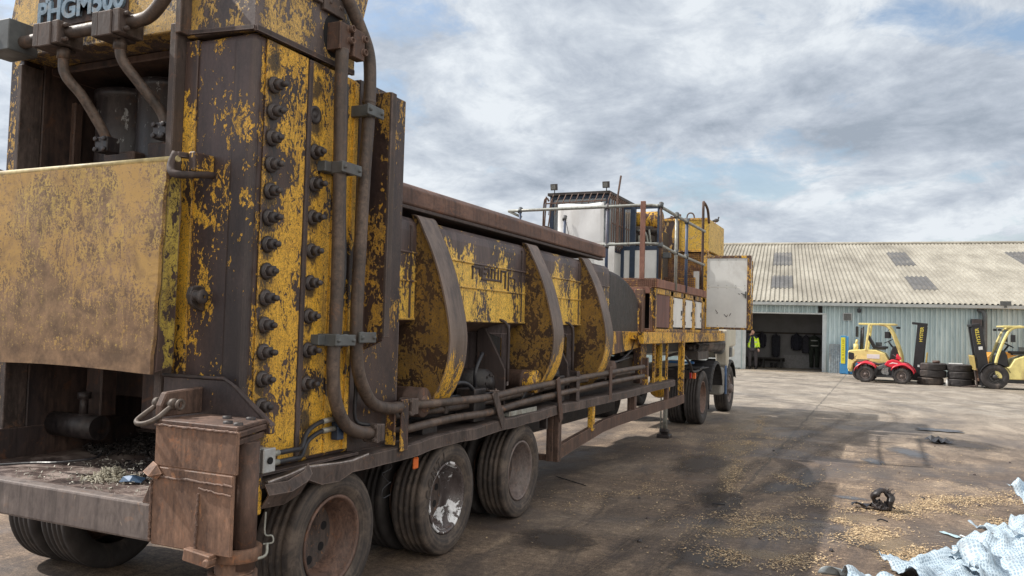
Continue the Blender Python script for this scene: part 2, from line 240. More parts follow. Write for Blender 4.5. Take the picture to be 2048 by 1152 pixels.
# ------------------------------------------------------------------ mesh helpers
OFF = [Vector((0, 0, 0))]
class MB:
    def __init__(s): s.bm = bmesh.new()
    def poly(s, pts):
        try: return s.bm.faces.new([s.bm.verts.new(Vector(p)) for p in pts])
        except ValueError: return None
    def box(s, x0, x1, y0, y1, z0, z1, rz=0, piv=None):
        v = [s.bm.verts.new((x, y, z)) for x in (x0, x1) for y in (y0, y1) for z in (z0, z1)]
        for f in ((0,1,3,2), (4,6,7,5), (0,4,5,1), (2,3,7,6), (0,2,6,4), (1,5,7,3)): s.bm.faces.new([v[i] for i in f])
        return s
    def obox(s, c, u, v, w, hu, hv, hw):
        """box with centre c, unit axes u,v,w, half sizes"""
        c, u, v, w = Vector(c), Vector(u), Vector(v), Vector(w)
        q = [s.bm.verts.new(c+u*a*hu+v*b*hv+w*d*hw) for a in (-1,1) for b in (-1,1) for d in (-1,1)]
        for f in ((0,1,3,2), (4,6,7,5), (0,4,5,1), (2,3,7,6), (0,2,6,4), (1,5,7,3)): s.bm.faces.new([q[i] for i in f])
        return s
    def bar(s, p, q, wd, ht, up=(0,0,1)):
        p, q = Vector(p), Vector(q); d = (q-p); L = d.length; d.normalize(); up = Vector(up)
        a = d.cross(up)
        if a.length < 1e-4: a = d.cross(Vector((1,0,0)))
        a.normalize(); b = a.cross(d)
        return s.obox((p+q)/2, d, a, b, L/2, wd/2, ht/2)
    def prism(s, pts, ax, a, b):
        """polygon pts (2d) extruded along axis ax from a to b. ax X: pts=(y,z); Y: (x,z); Z: (x,y)"""
        def P(p, t): return {'X': (t, p[0], p[1]), 'Y': (p[0], t, p[1]), 'Z': (p[0], p[1], t)}[ax]
        A = [s.bm.verts.new(P(p, a)) for p in pts]; B = [s.bm.verts.new(P(p, b)) for p in pts]; n = len(pts)
        s.bm.faces.new(A); s.bm.faces.new(B[::-1])
        for i in range(n): s.bm.faces.new((A[i], A[(i+1) % n], B[(i+1) % n], B[i]))
        return s
    def strip(s, rows, close=False):
        """rows: list of equal-length point lists -> grid"""
        g = [[s.bm.verts.new(Vector(p)) for p in r] for r in rows]
        for i in range(len(g)-1):
            n = len(g[i])
            for j in range(n if close else n-1): s.bm.faces.new((g[i][j], g[i][(j+1) % n], g[i+1][(j+1) % n], g[i+1][j]))
        return g
    def tube(s, pts, r, n=10, smooth=0, caps=True):
        pts = [Vector(p) for p in pts]
        if smooth and len(pts) > 2:
            o = []
            P = [pts[0]*2-pts[1]]+pts+[pts[-1]*2-pts[-2]]
            for i in range(1, len(P)-2):
                for k in range(smooth):
                    t = k/smooth; a, b, c, d = P[i-1:i+3]
                    o.append(.5*((2*b)+(c-a)*t+(2*a-5*b+4*c-d)*t*t+(3*b-a-3*c+d)*t**3))
            pts = o+[pts[-1]]
        rs = r if isinstance(r, (list, tuple)) else [r]*len(pts)
        if len(rs) != len(pts): rs = [rs[min(len(rs)-1, int(i*len(rs)/len(pts)))] for i in range(len(pts))]
        t0 = (pts[1]-pts[0]).normalized(); u = t0.orthogonal().normalized(); rings = []
        for i, p in enumerate(pts):
            t = (pts[min(i+1, len(pts)-1)]-pts[max(i-1, 0)]).normalized()
            u = (u-t*u.dot(t)).normalized(); v = t.cross(u)
            rings.append([s.bm.verts.new(p+(u*math.cos(2*math.pi*k/n)+v*math.sin(2*math.pi*k/n))*rs[i]) for k in range(n)])
        for i in range(len(rings)-1):
            for k in range(n):
                f = s.bm.faces.new((rings[i][k], rings[i][(k+1) % n], rings[i+1][(k+1) % n], rings[i+1][k])); f.smooth = n > 7
        if caps: s.bm.faces.new(rings[0][::-1]); s.bm.faces.new(rings[-1])
        return s
    def cyl(s, p, q, r, r2=None, n=20): return s.tube([p, q], [r, r if r2 is None else r2], n)
    def lathe(s, prof, c=(0,0,0), ax='X', n=40, caps=False):
        """prof: list of (r, t) along axis"""
        c = Vector(c)
        A = {'X': (Vector((1,0,0)), Vector((0,1,0)), Vector((0,0,1))), 'Y': (Vector((0,1,0)), Vector((0,0,1)), Vector((1,0,0))), 'Z': (Vector((0,0,1)), Vector((1,0,0)), Vector((0,1,0)))}[ax]
        rows = [[s.bm.verts.new(c+A[0]*t+(A[1]*math.cos(2*math.pi*k/n)+A[2]*math.sin(2*math.pi*k/n))*r) for k in range(n)] for r, t in prof]
        for i in range(len(rows)-1):
            for k in range(n):
                f = s.bm.faces.new((rows[i][k], rows[i][(k+1) % n], rows[i+1][(k+1) % n], rows[i+1][k])); f.smooth = True
        if caps: s.bm.faces.new(rows[0][::-1]); s.bm.faces.new(rows[-1])
        return s
    def build(s, name, m, parent=None, bevel=0, seg=1, smooth=False, solid=0, shift=None):
        bmesh.ops.recalc_face_normals(s.bm, faces=s.bm.faces)
        o_ = OFF[0] if shift is None else shift
        if o_.length: bmesh.ops.translate(s.bm, verts=s.bm.verts, vec=-o_)
        if smooth:
            for f in s.bm.faces: f.smooth = True
        me = bpy.data.meshes.new(name); s.bm.to_mesh(me); s.bm.free(); me.materials.append(m)
        o = bpy.data.objects.new(name, me); COL.objects.link(o)
        if parent is not None: o.parent = parent
        if solid: md = o.modifiers.new('solid', 'SOLIDIFY'); md.thickness = solid; md.offset = 0
        if bevel: md = o.modifiers.new('bevel', 'BEVEL'); md.width = bevel; md.segments = seg; md.limit_method = 'ANGLE'; md.angle_limit = R_(40)
        return o
def tag(o, label=None, cat=None, group=None, kind=None):
    for k, v in (('label', label), ('category', cat), ('group', group), ('kind', kind)):
        if v: o[k] = v
    return o
def thing(name, label, cat, loc=(0,0,0), rz=0, group=None):
    o = bpy.data.objects.new(name, None); o.empty_display_size = .2; COL.objects.link(o); o.location = loc; o.rotation_euler = (0, 0, rz)
    return tag(o, label, cat, group)
def sub(name, parent, loc=(0,0,0)):
    o = bpy.data.objects.new(name, None); o.empty_display_size = .1; COL.objects.link(o); o.parent = parent; o.location = loc; return o
def copy_tree(o, parent=None):
    c = o.copy(); COL.objects.link(c); c.parent = parent
    for ch in list(o.children): copy_tree(ch, c)
    return c
def roughen(o_bm, amt, sc_=6.):
    for v in o_bm.verts:
        n = noise.noise_vector(v.co*sc_); v.co += n*amt
def text_mesh(name, body, size, depth, m, parent, loc, rot, bold=0.):
    cu = bpy.data.curves.new(name, 'FONT'); cu.body = body; cu.size = size; cu.extrude = depth; cu.offset = bold; cu.align_x = 'CENTER'; cu.align_y = 'CENTER'
    t = bpy.data.objects.new('tmp_text', cu); COL.objects.link(t)
    dg = bpy.context.evaluated_depsgraph_get(); me = bpy.data.meshes.new_from_object(t.evaluated_get(dg)); bpy.data.objects.remove(t)
    me.materials.clear(); me.materials.append(m); me.name = name
    o = bpy.data.objects.new(name, me); COL.objects.link(o); o.parent = parent; o.location = loc; o.rotation_euler = rot
    return o

# ------------------------------------------------------------------ ground
def ground():
    m, nt, b = mat('yard_concrete'); co = N(nt, 'ShaderNodeTexCoord').outputs['Object']
    big = noi(nt, co, .22, 6, .6, .5); mid = noi(nt, mapping(nt, co, (3,1,0), (1,.55,1), (0,0,R_(35))), 1.3, 8, .65, .6); fine = noi(nt, co, 26, 8, .75); grit = noi(nt, co, 140, 4, .7)
    s = N(nt, 'ShaderNodeSeparateXYZ'); nt.links.new(co, s.inputs[0])
    # dirtier, oilier concrete where the machine works, paler and greyer towards the shed
    dirty = N(nt, 'ShaderNodeMapRange'); nt.links.new(s.outputs[1], dirty.inputs[0]); dirty.inputs[1].default_value = 11; dirty.inputs[2].default_value = 21; dirty.inputs[3].default_value = 1; dirty.inputs[4].default_value = 0
    g = ramp(nt, math_(nt, 'ADD', math_(nt, 'MULTIPLY', mid, .6), math_(nt, 'MULTIPLY', fine, .4)), [(.36, (.125,.105,.085)), (.5, (.225,.195,.16)), (.63, (.34,.30,.25))])
    br = ramp(nt, math_(nt, 'ADD', math_(nt, 'MULTIPLY', mid, .55), math_(nt, 'MULTIPLY', fine, .45)), [(.38, (.038,.026,.020)), (.46, (.088,.060,.043)), (.54, (.175,.124,.084)), (.63, (.32,.24,.165))])
    col = mixc(nt, math_(nt, 'MULTIPLY', dirty.outputs[0], ramp(nt, big, [(.25, .65), (.6, 1.)])), g, br)
    st = ramp(nt, noi(nt, mapping(nt, co, (7,2,0), (1,.7,1), (0,0,R_(-30))), .55, 8, .62, .9), [(.50, 0.), (.60, .7)])
    st2 = ramp(nt, noi(nt, mapping(nt, co, (1,5,0), (1.6,.45,1), (0,0,R_(-8))), 1.5, 9, .7, .7), [(.50, 0.), (.60, .8)])
    col = mixc(nt, math_(nt, 'MULTIPLY', st2, dirty.outputs[0]), col, (.07,.052,.042))
    col = mixc(nt, math_(nt, 'MULTIPLY', st, math_(nt, 'ADD', math_(nt, 'MULTIPLY', dirty.outputs[0], .75), .12)), col, (.055,.043,.04))
    # tyre tracks as curved dark streaks
    wv = N(nt, 'ShaderNodeTexWave', wave_type='RINGS', rings_direction='Z'); wv.inputs['Scale'].default_value = .11; wv.inputs['Distortion'].default_value = 1.2; wv.inputs['Detail'].default_value = 3; wv.inputs['Detail Scale'].default_value = .6
    nt.links.new(mapping(nt, co, (6,-19,0)), wv.inputs['Vector'])
    col = mixc(nt, math_(nt, 'MULTIPLY', ramp(nt, wv.outputs[1], [(.80, 0.), (.93, .45)]), ramp(nt, mid, [(.4, 1.), (.62, .2)])), col, (.085,.075,.07))
    # concrete bay joints
    def joint(src, off, per, wd=.02):
        a = math_(nt, 'FRACT', math_(nt, 'DIVIDE', math_(nt, 'ADD', src, off), per)); return math_(nt, 'LESS_THAN', math_(nt, 'ABSOLUTE', math_(nt, 'SUBTRACT', a, .5)), wd/per)
    wob = math_(nt, 'MULTIPLY', math_(nt, 'SUBTRACT', noi(nt, co, 1.5, 3), .5), .12)
    j = math_(nt, 'MAXIMUM', joint(math_(nt, 'ADD', s.outputs[0], wob), 4.35, 6.), joint(math_(nt, 'ADD', s.outputs[1], wob), 1.5, 7.))
    col = mixc(nt, math_(nt, 'MULTIPLY', j, .55), col, (.05,.045,.04))
    cr = N(nt, 'ShaderNodeTexVoronoi', feature='DISTANCE_TO_EDGE'); cr.inputs['Scale'].default_value = .28; nt.links.new(mapping(nt, co, (0,0,0)), cr.inputs['Vector'])
    wco = N(nt, 'ShaderNodeVectorMath', operation='ADD'); nt.links.new(co, wco.inputs[0]); nz = noi(nt, co, 1.1, 4, .6, 0, 'Color'); nt.links.new(nz, wco.inputs[1]); nt.links.new(wco.outputs[0], cr.inputs['Vector'])
    col = mixc(nt, math_(nt, 'MULTIPLY', ramp(nt, cr.outputs[0], [(.0, .6), (.006, 0.)]), ramp(nt, big, [(.5, 0.), (.55, 1.)])), col, (.04,.035,.03))
    pale = ramp(nt, noi(nt, co, 60, 3, .5), [(.70, 0.), (.73, .8)]); col = mixc(nt, math_(nt, 'MULTIPLY', pale, dirty.outputs[0]), col, (.36,.27,.16))
    grain = ramp(nt, noi(nt, co, 85, 6, .8), [(.40, .55), (.50, 1.12), (.60, 1.8)]); gr2 = ramp(nt, noi(nt, mapping(nt, co, (0,4,0), (1.2,5.5,1), (0,0,R_(12))), 2.6, 8, .75, .4), [(.38, .72), (.62, 1.28)])
    col = mixc(nt, .85, col, grain, 'MULTIPLY'); col = mixc(nt, .8, col, gr2, 'MULTIPLY')
    setc(nt, b, col, ramp(nt, st, [(0., .85), (.7, .55)]), 0., math_(nt, 'ADD', math_(nt, 'MULTIPLY', fine, .5), math_(nt, 'ADD', math_(nt, 'MULTIPLY', grit, .3), mid)), .5, .012)
    k = MB(); k.box(-400, 400, -300, 900, -.5, 0)
    o = k.build('ground', m); tag(o, kind='structure')
ground()

# irregular ground stains (own shape) as thin sheets
def blob(cx, cy, rx, ry, rz, z, seed, n=64, amp=.35):
    out = []
    for i in range(n):
        a = 2*math.pi*i/n; r = 1+amp*(noise.noise(Vector((math.cos(a)*1.3+seed, math.sin(a)*1.3, seed)))*1.6+.35*noise.noise(Vector((math.cos(a)*5+seed, math.sin(a)*5, seed))))
        x, y = rx*r*math.cos(a), ry*r*math.sin(a); out.append((cx+x*math.cos(rz)-y*math.sin(rz), cy+x*math.sin(rz)+y*math.cos(rz), z))
    return out
M['wet'] = patch_mat('wet_grit', (.045,.05,.062), (.17,.175,.19)); M['oil'] = patch_mat('oil_stain', (.03,.024,.022), (.085,.065,.052))
def patch(name, x, y, rx, ry, rz, m_):
    k = MB(); k.poly([(1.35*math.cos(a*math.pi/12), 1.35*math.sin(a*math.pi/12), 0) for a in range(24)]); o = k.build(name, m_); o.location = (x, y, .004+.0003*len(bpy.data.objects) % .0012); o.scale = (rx, ry, 1); o.rotation_euler = (0, 0, rz); tag(o, kind='structure')
for a in ((.38, 13.2, .30, .80, R_(15)), (-.1, 12.0, .16, .42, R_(10)), (-.3, 9.2, .22, .13, 0)): patch('wet_patch', *a, M['wet'])
for a in ((-.15, 7.3, .5, .16, R_(-50)), (-1.5, 8.4, .30, 1.0, R_(10)), (-2.35, 6.1, .4, .45, 0), (-.75, 10.2, .18, 1.2, R_(-4)), (-1.2, 6.2, .35, .45, 0), (.2, 6.9, .4, .2, R_(-30)), (-1.0, 9.4, .3, .7, R_(-20)), (-2.1, 10.5, .4, 1.2, 0), (1.1, 14.8, .7, 1.0, R_(30))): patch('oil_stain', *a, M['oil'])

M['dust'] = patch_mat('sawdust', (.17,.125,.08), (.42,.32,.20), .5)
for i, (x, y, rx, ry, rz) in enumerate(((.75, 9.75, .5, .16, 50), (.25, 9.05, .42, .2, 55), (-.25, 8.2, .35, .22, 50), (-.8, 7.6, .5, .2, 35), (.1, 7.3, .3, .5, 10), (.85, 8.9, .3, .12, -50), (-1.2, 7.1, .3, .3, 0), (-2.0, 12.2, .4, 1.3, 0), (-1.65, 10., .2, 1.6, 4), (-2.3, 15, .5, 1.4, -10), (-.8, 6.5, .4, .2, 10), (-4.0, 37.0, 2.2, .5, 6))): patch('sawdust_patch', x, y, rx, ry, R_(rz), M['dust'])
# tyre tracks
m, nt, b = mat('tyre_mark'); uv = N(nt, 'ShaderNodeTexCoord').outputs['UV']; s = N(nt, 'ShaderNodeSeparateXYZ'); nt.links.new(uv, s.inputs[0])
n = noi(nt, mapping(nt, uv, (0,0,0), (6,1.2,1)), 2.0, 7, .7, .3); e = math_(nt, 'SUBTRACT', 1.0, math_(nt, 'POWER', math_(nt, 'ABSOLUTE', math_(nt, 'MULTIPLY', math_(nt, 'SUBTRACT', s.outputs[0], .5), 2.0)), 2.0))
nt.links.new(math_(nt, 'MULTIPLY', ramp(nt, n, [(.38, 0.), (.64, .42)]), e), b.inputs['Alpha']); setc(nt, b, (.055,.045,.04), .8); M['track'] = m
def track(pts, wd):
    P = [Vector((x, y, 0)) for x, y in pts]; o = []; Q = [P[0]*2-P[1]]+P+[P[-1]*2-P[-2]]
    for i in range(1, len(Q)-2):
        for q in range(8):
            t = q/8; a, b_, c, d = Q[i-1:i+3]; o.append(.5*((2*b_)+(c-a)*t+(2*a-5*b_+4*c-d)*t*t+(3*b_-a-3*c+d)*t**3))
    o.append(P[-1]); bm = bmesh.new(); uvl = bm.loops.layers.uv.new('UVMap'); prev = None; L_ = 0; z = .0056+.0004*(len(bpy.data.objects) % 3)
    for i, p in enumerate(o):
        d = (o[min(i+1, len(o)-1)]-o[max(i-1, 0)]).normalized(); s_ = Vector((-d.y, d.x, 0))*wd/2; cur = (bm.verts.new(p+s_+Vector((0,0,z))), bm.verts.new(p-s_+Vector((0,0,z))), L_)
        if prev:
            f = bm.faces.new((prev[0], prev[1], cur[1], cur[0]))
            for lp_, c in zip(f.loops, ((0, prev[2]), (1, prev[2]), (1, cur[2]), (0, cur[2]))): lp_[uvl].uv = c
        prev = cur
        if i+1 < len(o): L_ += (o[i+1]-o[i]).length
    me = bpy.data.meshes.new('tyre_track'); bm.to_mesh(me); bm.free(); me.materials.append(M['track']); ob = bpy.data.objects.new('tyre_track', me); COL.objects.link(ob); tag(ob, kind='structure')
track([(-6, 22.5), (-3.2, 21.6), (-1.8, 21.3), (-.68, 20.9), (.16, 19.4), (.29, 17.9), (-.18, 15.9), (-.8, 12.4), (-1.26, 8.9), (-1.4, 6.6), (-1.5, 3)], .28)
track([(-6, 21.9), (-3.2, 21.0), (-1.9, 20.7), (-1.1, 20.2), (-.6, 19.0), (-.66, 17.4), (-1.17, 13.7), (-1.57, 9.5), (-1.75, 7.0), (-1.9, 3)], .26)
track([(9, 24), (4, 24.5), (-1, 27), (-6, 29.5)], .3)
# wood chips trodden into bands
def chips():
    rnd = random.Random(3); v = []; f = []
    bands = [([(2.0,10.6),(.98,9.95),(.62,9.6),(.30,9.0),(.0,8.6),(-.22,8.15),(-.50,7.8),(-1.0,7.4),(-1.2,7.25)], .17, 5200),
             ([(1.05,8.5),(.80,9.0),(.45,9.3)], .10, 900), ([(-.42,7.9),(.0,7.6),(.14,7.1),(.28,6.8)], .15, 2600),
             ([(-1.3,6.9),(-1.2,7.4),(-.7,7.6)], .3, 800), ([(-1.25,6.4),(-.8,6.3),(-.4,6.6)], .12, 700),
             ([(-2.15,17.),(-1.9,13.8),(-1.75,11.5),(-1.55,9.6),(-1.45,8.6)], .06, 1500), ([(-1.7,13.6),(-1.1,13.0)], .07, 350), ([(-1.2,10.2),(-.72,9.6)], .05, 240),
             ([(-2.6,11.5),(-1.9,12.5),(-1.9,14.5)], .45, 1800), ([(-.9,9.0),(-.5,8.7)], .1, 180), ([(-2.9,7.6),(-2.5,7.9),(-2.2,8.8)], .22, 420), ([(-2.6,15),(-1.2,17),(1,20)], .8, 900), ([(-2.2,7),(-1.5,8),(-.8,11),(1,13)], .9, 1500),([(-5.2,36.8),(-2.4,36.9)], .5, 1200)]
    for pts, wd, cnt in bands:
        seg = []; tot = 0
        for a, b in zip(pts, pts[1:]): L = math.dist(a, b); seg.append((a, b, L)); tot += L
        for i in range(int(cnt*2.4)):
            t = rnd.random()*tot
            for a, b, L in seg:
                if t <= L: break
                t -= L
            q = t/L; x = a[0]+(b[0]-a[0])*q; y = a[1]+(b[1]-a[1])*q; d = rnd.gauss(0, wd); e = rnd.gauss(0, wd)
            x += d; y += e*1.4
            if noise.noise(Vector((x*3, y*2, 4))) < -.05+rnd.gauss(0, .12): continue
            s = .0018+.0045*rnd.random()**2; l = s*rnd.uniform(1, 3.0); an = rnd.random()*math.pi; z = .005+rnd.random()*.006; c, sn = math.cos(an), math.sin(an); ti = rnd.uniform(-.004, .006)
            n = len(v); v += [(x+c*l-sn*s, y+sn*l+c*s, z+ti), (x-c*l-sn*s, y-sn*l+c*s, z), (x-c*l+sn*s, y-sn*l-c*s, z), (x+c*l+sn*s, y+sn*l-c*s, z+ti)]; f.append((n, n+1, n+2, n+3))
    m, nt, b = mat('wood_chip'); co = objco(nt); col = ramp(nt, noi(nt, co, 40, 3), [(.34, (.17,.11,.065)), (.5, (.42,.30,.17)), (.64, (.68,.53,.33))]); setc(nt, b, col, .8)
    me = bpy.data.meshes.new('wood_chips'); me.from_pydata(v, [], f); me.materials.append(m); o = bpy.data.objects.new('wood_chips', me); COL.objects.link(o)
    tag(o, 'pale wood chips strewn in bands over the brown concrete yard', 'wood chips', kind='stuff')
chips()

# ------------------------------------------------------------------ shed
SH = thing('warehouse', 'long low warehouse clad in pale blue corrugated sheet under a cream corrugated roof', 'warehouse', (0, 38.3, 0), R_(6.0))
def shedw(x, y, z=0): return tuple((Matrix.Translation((0, 38.3, 0)) @ Matrix.Rotation(R_(6.0), 4, 'Z') @ Vector((x, y, z))))
def corr(mb, x0, x1, f, z0, z1, pitch, dep, kind='wall'):
    """trapezoid corrugated sheet; f(x, t, d) -> point with profile depth d"""
    n = int((x1-x0)/pitch); prof = [(0, 0), (.32, 0), (.44, 1), (.78, 1), (.9, 0)]
    xs = [(x0+pitch*(i+p), d) for i in range(n) for p, d in prof]+[(x0+n*pitch, 0)]
    rows = [[f(x, t, d*dep) for x, d in xs] for t in (z0, z1)]
    mb.strip(rows)
m, nt, b = mat('blue_cladding'); co = objco(nt)
n1 = noi(nt, mapping(nt, co, (0,0,0), (1,1,.25)), 1.4, 8, .65, .4); n2 = noi(nt, mapping(nt, co, (0,0,0), (6,1,.5)), 3, 6, .7)
col = ramp(nt, math_(nt, 'ADD', math_(nt, 'MULTIPLY', n1, .6), math_(nt, 'MULTIPLY', n2, .4)), [(.36, (.27,.36,.38)), (.5, (.41,.51,.53)), (.62, (.52,.62,.63))])
setc(nt, b, col, .5, 0., n2, .2, .01); M['clad'] = m
m, nt, b = mat('cement_roof'); co = objco(nt)
n1 = noi(nt, mapping(nt, co, (0,0,0), (1,.3,1)), .8, 8, .65, .4); n2 = noi(nt, co, 9, 8, .75)
s = N(nt, 'ShaderNodeSeparateXYZ'); nt.links.new(co, s.inputs[0])
lap = math_(nt, 'LESS_THAN', math_(nt, 'FRACT', math_(nt, 'DIVIDE', math_(nt, 'ADD', s.outputs[1], .5), 2.6)), .035)
col = ramp(nt, math_(nt, 'ADD', math_(nt, 'MULTIPLY', n1, .5), math_(nt, 'MULTIPLY', n2, .5)), [(.38, (.19,.175,.145)), (.5, (.295,.275,.23)), (.6, (.385,.365,.31))])
col = mixc(nt, math_(nt, 'MULTIPLY', lap, .6), col, (.17,.15,.11)); setc(nt, b, col, .85, 0., n2, .3, .01); M['roof'] = m
M['rooflight'] = plain('dim_rooflight', (.13,.125,.12), .5, var=.3, scale=2, dirt=(.24,.22,.19))
M['trimw'] = plain('pale_trim', (.50,.54,.55), .5, var=.15, scale=4, dirt=(.33,.34,.33))
M['shedin'] = plain('shed_interior_wall', (.21,.21,.22), .8, var=.2, scale=1.5)
XL, XR, EV, D = -16, 24, 3.05, 16.8; DX0, DX1, DH = -5.62, -2.4, 2.52
SL = .25
k = MB(); W = lambda x, t, d: (x, -d, t)
corr(k, XL, DX0-.0, W, 0, EV-.1, .19, .055); corr(k, DX1, XR, W, 0, EV-.1, .19, .055); corr(k, DX0, DX1, W, DH, EV-.1, .19, .055)
k.build('front_wall', M['clad'], SH, solid=.004)
k = MB(); k.box(XL, XL+.1, .1, 2*D, 0, EV); k.box(XR-.1, XR, .1, 2*D, 0, EV); k.box(XL, XR, 2*D-.1, 2*D, 0, EV); k.prism([(.05, EV), (D, EV+SL*D), (2*D, EV)], 'X', XL, XL+.1); k.prism([(.05, EV), (D, EV+SL*D), (2*D, EV)], 'X', XR-.1, XR)
k.build('wall', M['clad'], SH)
Rf = lambda x, t, d: (x-.05*0, t, EV+SL*(t+.25)+d)
k = MB(); corr(k, XL-.2, XR+.2, Rf, -.25, D, .2, .05); corr(k, XL-.2, XR+.2, lambda x, t, d: (x, 2*D-t, EV+SL*(t+.25)+d), -.25, D, .2, .05); k.build('roof', M['roof'], SH, solid=.01)
k = MB(); k.cyl((XL-.2, D, EV+SL*(D+.25)+.05), (XR+.2, D, EV+SL*(D+.25)+.05), .12, n=8); k.build('ridge_cap', M['roof'], SH)
for cx0, t0, t1 in ((-4.6, 2.6, 5.8), (-4.6, 9.0, 13.4), (1.6, 2.6, 5.8), (1.6, 9.0, 13.4), (7.6, 2.6, 5.8), (7.6, 9.0, 13.4), (13.6, 2.6, 5.8), (-10.6, 2.6, 5.8)):
    k = MB(); corr(k, cx0, cx0+1.05, lambda x, t, d: (x, t, EV+SL*(t+.25)+d+.022), t0, t1, .2, .05); k.build('roof_light', M['rooflight'], SH, solid=.006)
k = MB(); k.prism([(-.42, EV-.02), (-.40, EV-.14), (-.25, EV-.16), (-.12, EV-.14), (-.10, EV), (-.13, EV), (-.15, EV-.11), (-.37, EV-.11), (-.39, EV-.02)], 'X', XL-.2, XR+.2); k.build('gutter', M['trimw'], SH)
k = MB(); k.box(DX0-.16, DX0, -.06, .1, 0, DH+.06); k.box(DX1, DX1+.17, -.06, .1, 0, DH-.0); k.box(DX0, DX1+.17, -.07, .1, DH+.001, DH+.07); k.build('door_frame', M['trimw'], SH, bevel=.01)
k = MB(); k.box(DX0-2.2, DX0-.2, -.11, -.07, .05, DH+.1)
k.build('sliding_door', M['trimw'], SH)
k = MB(); k.box(-8.2, -.6, 3.2, 3.3, 0, 3.0); k.box(-8.2, -8.1, .2, 3.2, 0, 3.); k.box(-.7, -.6, .2, 3.2, 0, 3.); k.box(-8.2, -.6, .12, 3.3, 3.0, 3.05); k.build('inner_wall', M['shedin'], SH)
k = MB(); k.box(-8.0, -.8, 3.14, 3.19, 1.62, 1.70); k.build('coat_rail', plain('dark_rail', (.06,.05,.045), .7), SH)
k = MB(); k.box(-4.0, -.8, 3.16, 3.19, 0, .62); k.build('wall_board', plain('lower_board', (.27,.27,.28), .8), SH)
k = MB(); k.box(-1.58, -1.2, -.1, -.03, 2.28, 2.62); f = k.build('wall_vent', M['trimw'], SH, bevel=.01)
k = MB()
for i in range(7): k.box(-1.54, -1.24, -.13, -.101, 2.31+i*.04, 2.335+i*.04)
k.build('louvre', plain('vent_louvre', (.12,.12,.12), .6), f)
k = MB(); k.box(4.35, 4.75, -.45, -.42, EV-.02, EV+.16); k.box(4.5, 4.6, -.43, -.38, EV-.1, EV+.1); k.build('eave_floodlight', M['grey'], SH)
k = MB(); k.cyl((-.93, -.04, 2.83), (-.93, -.2, 2.83), .03, n=10); k.lathe([(.001, -.12), (.07, -.10), (.09, 0), (.09, .05), (.001, .05)], (-.93, -.22, 2.74), 'Z', 16)
tag(k.build('security_camera', plain('camera_dark', (.05,.05,.055), .4), None, shift=Vector((0,0,0))), 'dark dome camera fixed on the blue wall just right of the louvred vent', 'security camera').matrix_world = SH.matrix_basis.copy()
def onshed(o):
    o.matrix_world = Matrix.Translation((0, 38.3, 0)) @ Matrix.Rotation(R_(6.0), 4, 'Z'); return o
onshed(bpy.data.objects['security_camera'])
# flue / box behind forklift
fl = thing('exhaust_flue', 'dark exhaust flue with a square fan box against the blue wall behind the right forklift', 'flue', shedw(3.62, -.25), R_(6.0))
OFF[0] = Vector((0,0,0))
k = MB(); k.tube([(.22, 0, .05), (.22, 0, 2.2), (.22, 0, 2.6), (.16, .05, 2.78), (.0, .15, 2.86)], .09, 14, 3); k.build('flue_pipe', M['grey'], fl)
k = MB(); k.box(-.28, .1, -.12, .16, 2.12, 2.46); bx_ = k.build('fan_box', plain('fan_box', (.06,.06,.065), .6), fl, bevel=.01)
k = MB()
for i in range(8): k.box(-.26+i*.045, -.245+i*.045, -.135, -.121, 2.15, 2.43)
k.build('grille', plain('grille_dark', (.13,.10,.10), .6), bx_)
# leaning corrugated sheets
k = MB(); corr(k, 0, .85, lambda x, t, d: (x, -.30+t*.16-d, t), 0, 1.25, .085, .02)
o = tag(k.build('corrugated_sheet', plain('scrap_sheet', (.33,.37,.38), .5, .2, var=.4, dirt=(.35,.30,.25)), None, solid=.004), 'weathered grey corrugated sheet leaning on the blue wall right of the doorway', 'metal sheet'); o.matrix_world = Matrix.Translation(shedw(-2.12, -.05)) @ Matrix.Rotation(R_(3), 4, 'Z')
k = MB(); corr(k, 0, .6, lambda x, t, d: (x, -.28+t*.14-d, t+.003+.12*math.sin(x*4.5)*(t > .5)), 0, 1.12, .085, .02)
o = tag(k.build('corrugated_sheet', plain('scrap_sheet_b', (.27,.36,.38), .5, .2, var=.35, dirt=(.3,.3,.28)), None, solid=.004), 'bluish corrugated sheet with a curved top leaning on the wall behind the left forklift', 'metal sheet'); o.matrix_world = Matrix.Translation(shedw(-1.2, -.05)) @ Matrix.Rotation(R_(2), 4, 'Z')

# blue floor machine with yellow sign
bl = plain('bright_blue_paint', (.06,.27,.55), .4, var=.15, dirt=(.05,.16,.30)); ylw = plain('yellow_sign', (.78,.72,.04), .45, var=.08)
bc = thing('charger_cabinet', 'narrow bright blue cabinet with a tall yellow lettered strip, left of the forklift', 'cabinet', (-1.62, 37.0, 0), R_(2))
k = MB(); k.box(0, .27, 0, .5, .02, .5); k.box(.02, .26, .02, .5, .5, 1.62); k.box(.27, .34, -.02, .06, 0, 1.6); k.build('housing', bl, bc, bevel=.012)
k = MB(); k.box(.04, .21, -.008, .02, .45, 1.55); yp = k.build('sign_strip', ylw, bc)
k = MB()
for i, (dz, hh) in enumerate(((1.43,.03),(1.38,.02),(1.30,.025),(1.20,.015),(1.10,.035),(1.02,.025),(.92,.015),(.80,.04),(.66,.03),(.60,.02))):
    k.box(.085, .165, -.011, -.0085, dz, dz+hh); k.box(.10, .15, -.012, -.0086, dz-.012, dz-.004)
k.build('faded_mark', plain('faded_letters', (.50,.42,.04), .6), yp)
k = MB(); k.box(.35, 1.4, .1, .9, .25, .29); k.box(.35, 1.35, .1, .13, .9, .95)
for x in (.4, .85, 1.3): k.box(x, x+.05, .12, .16, .02, .95)
for x in (.4, 1.3): k.box(x, x+.05, .8, .84, .02, .95)
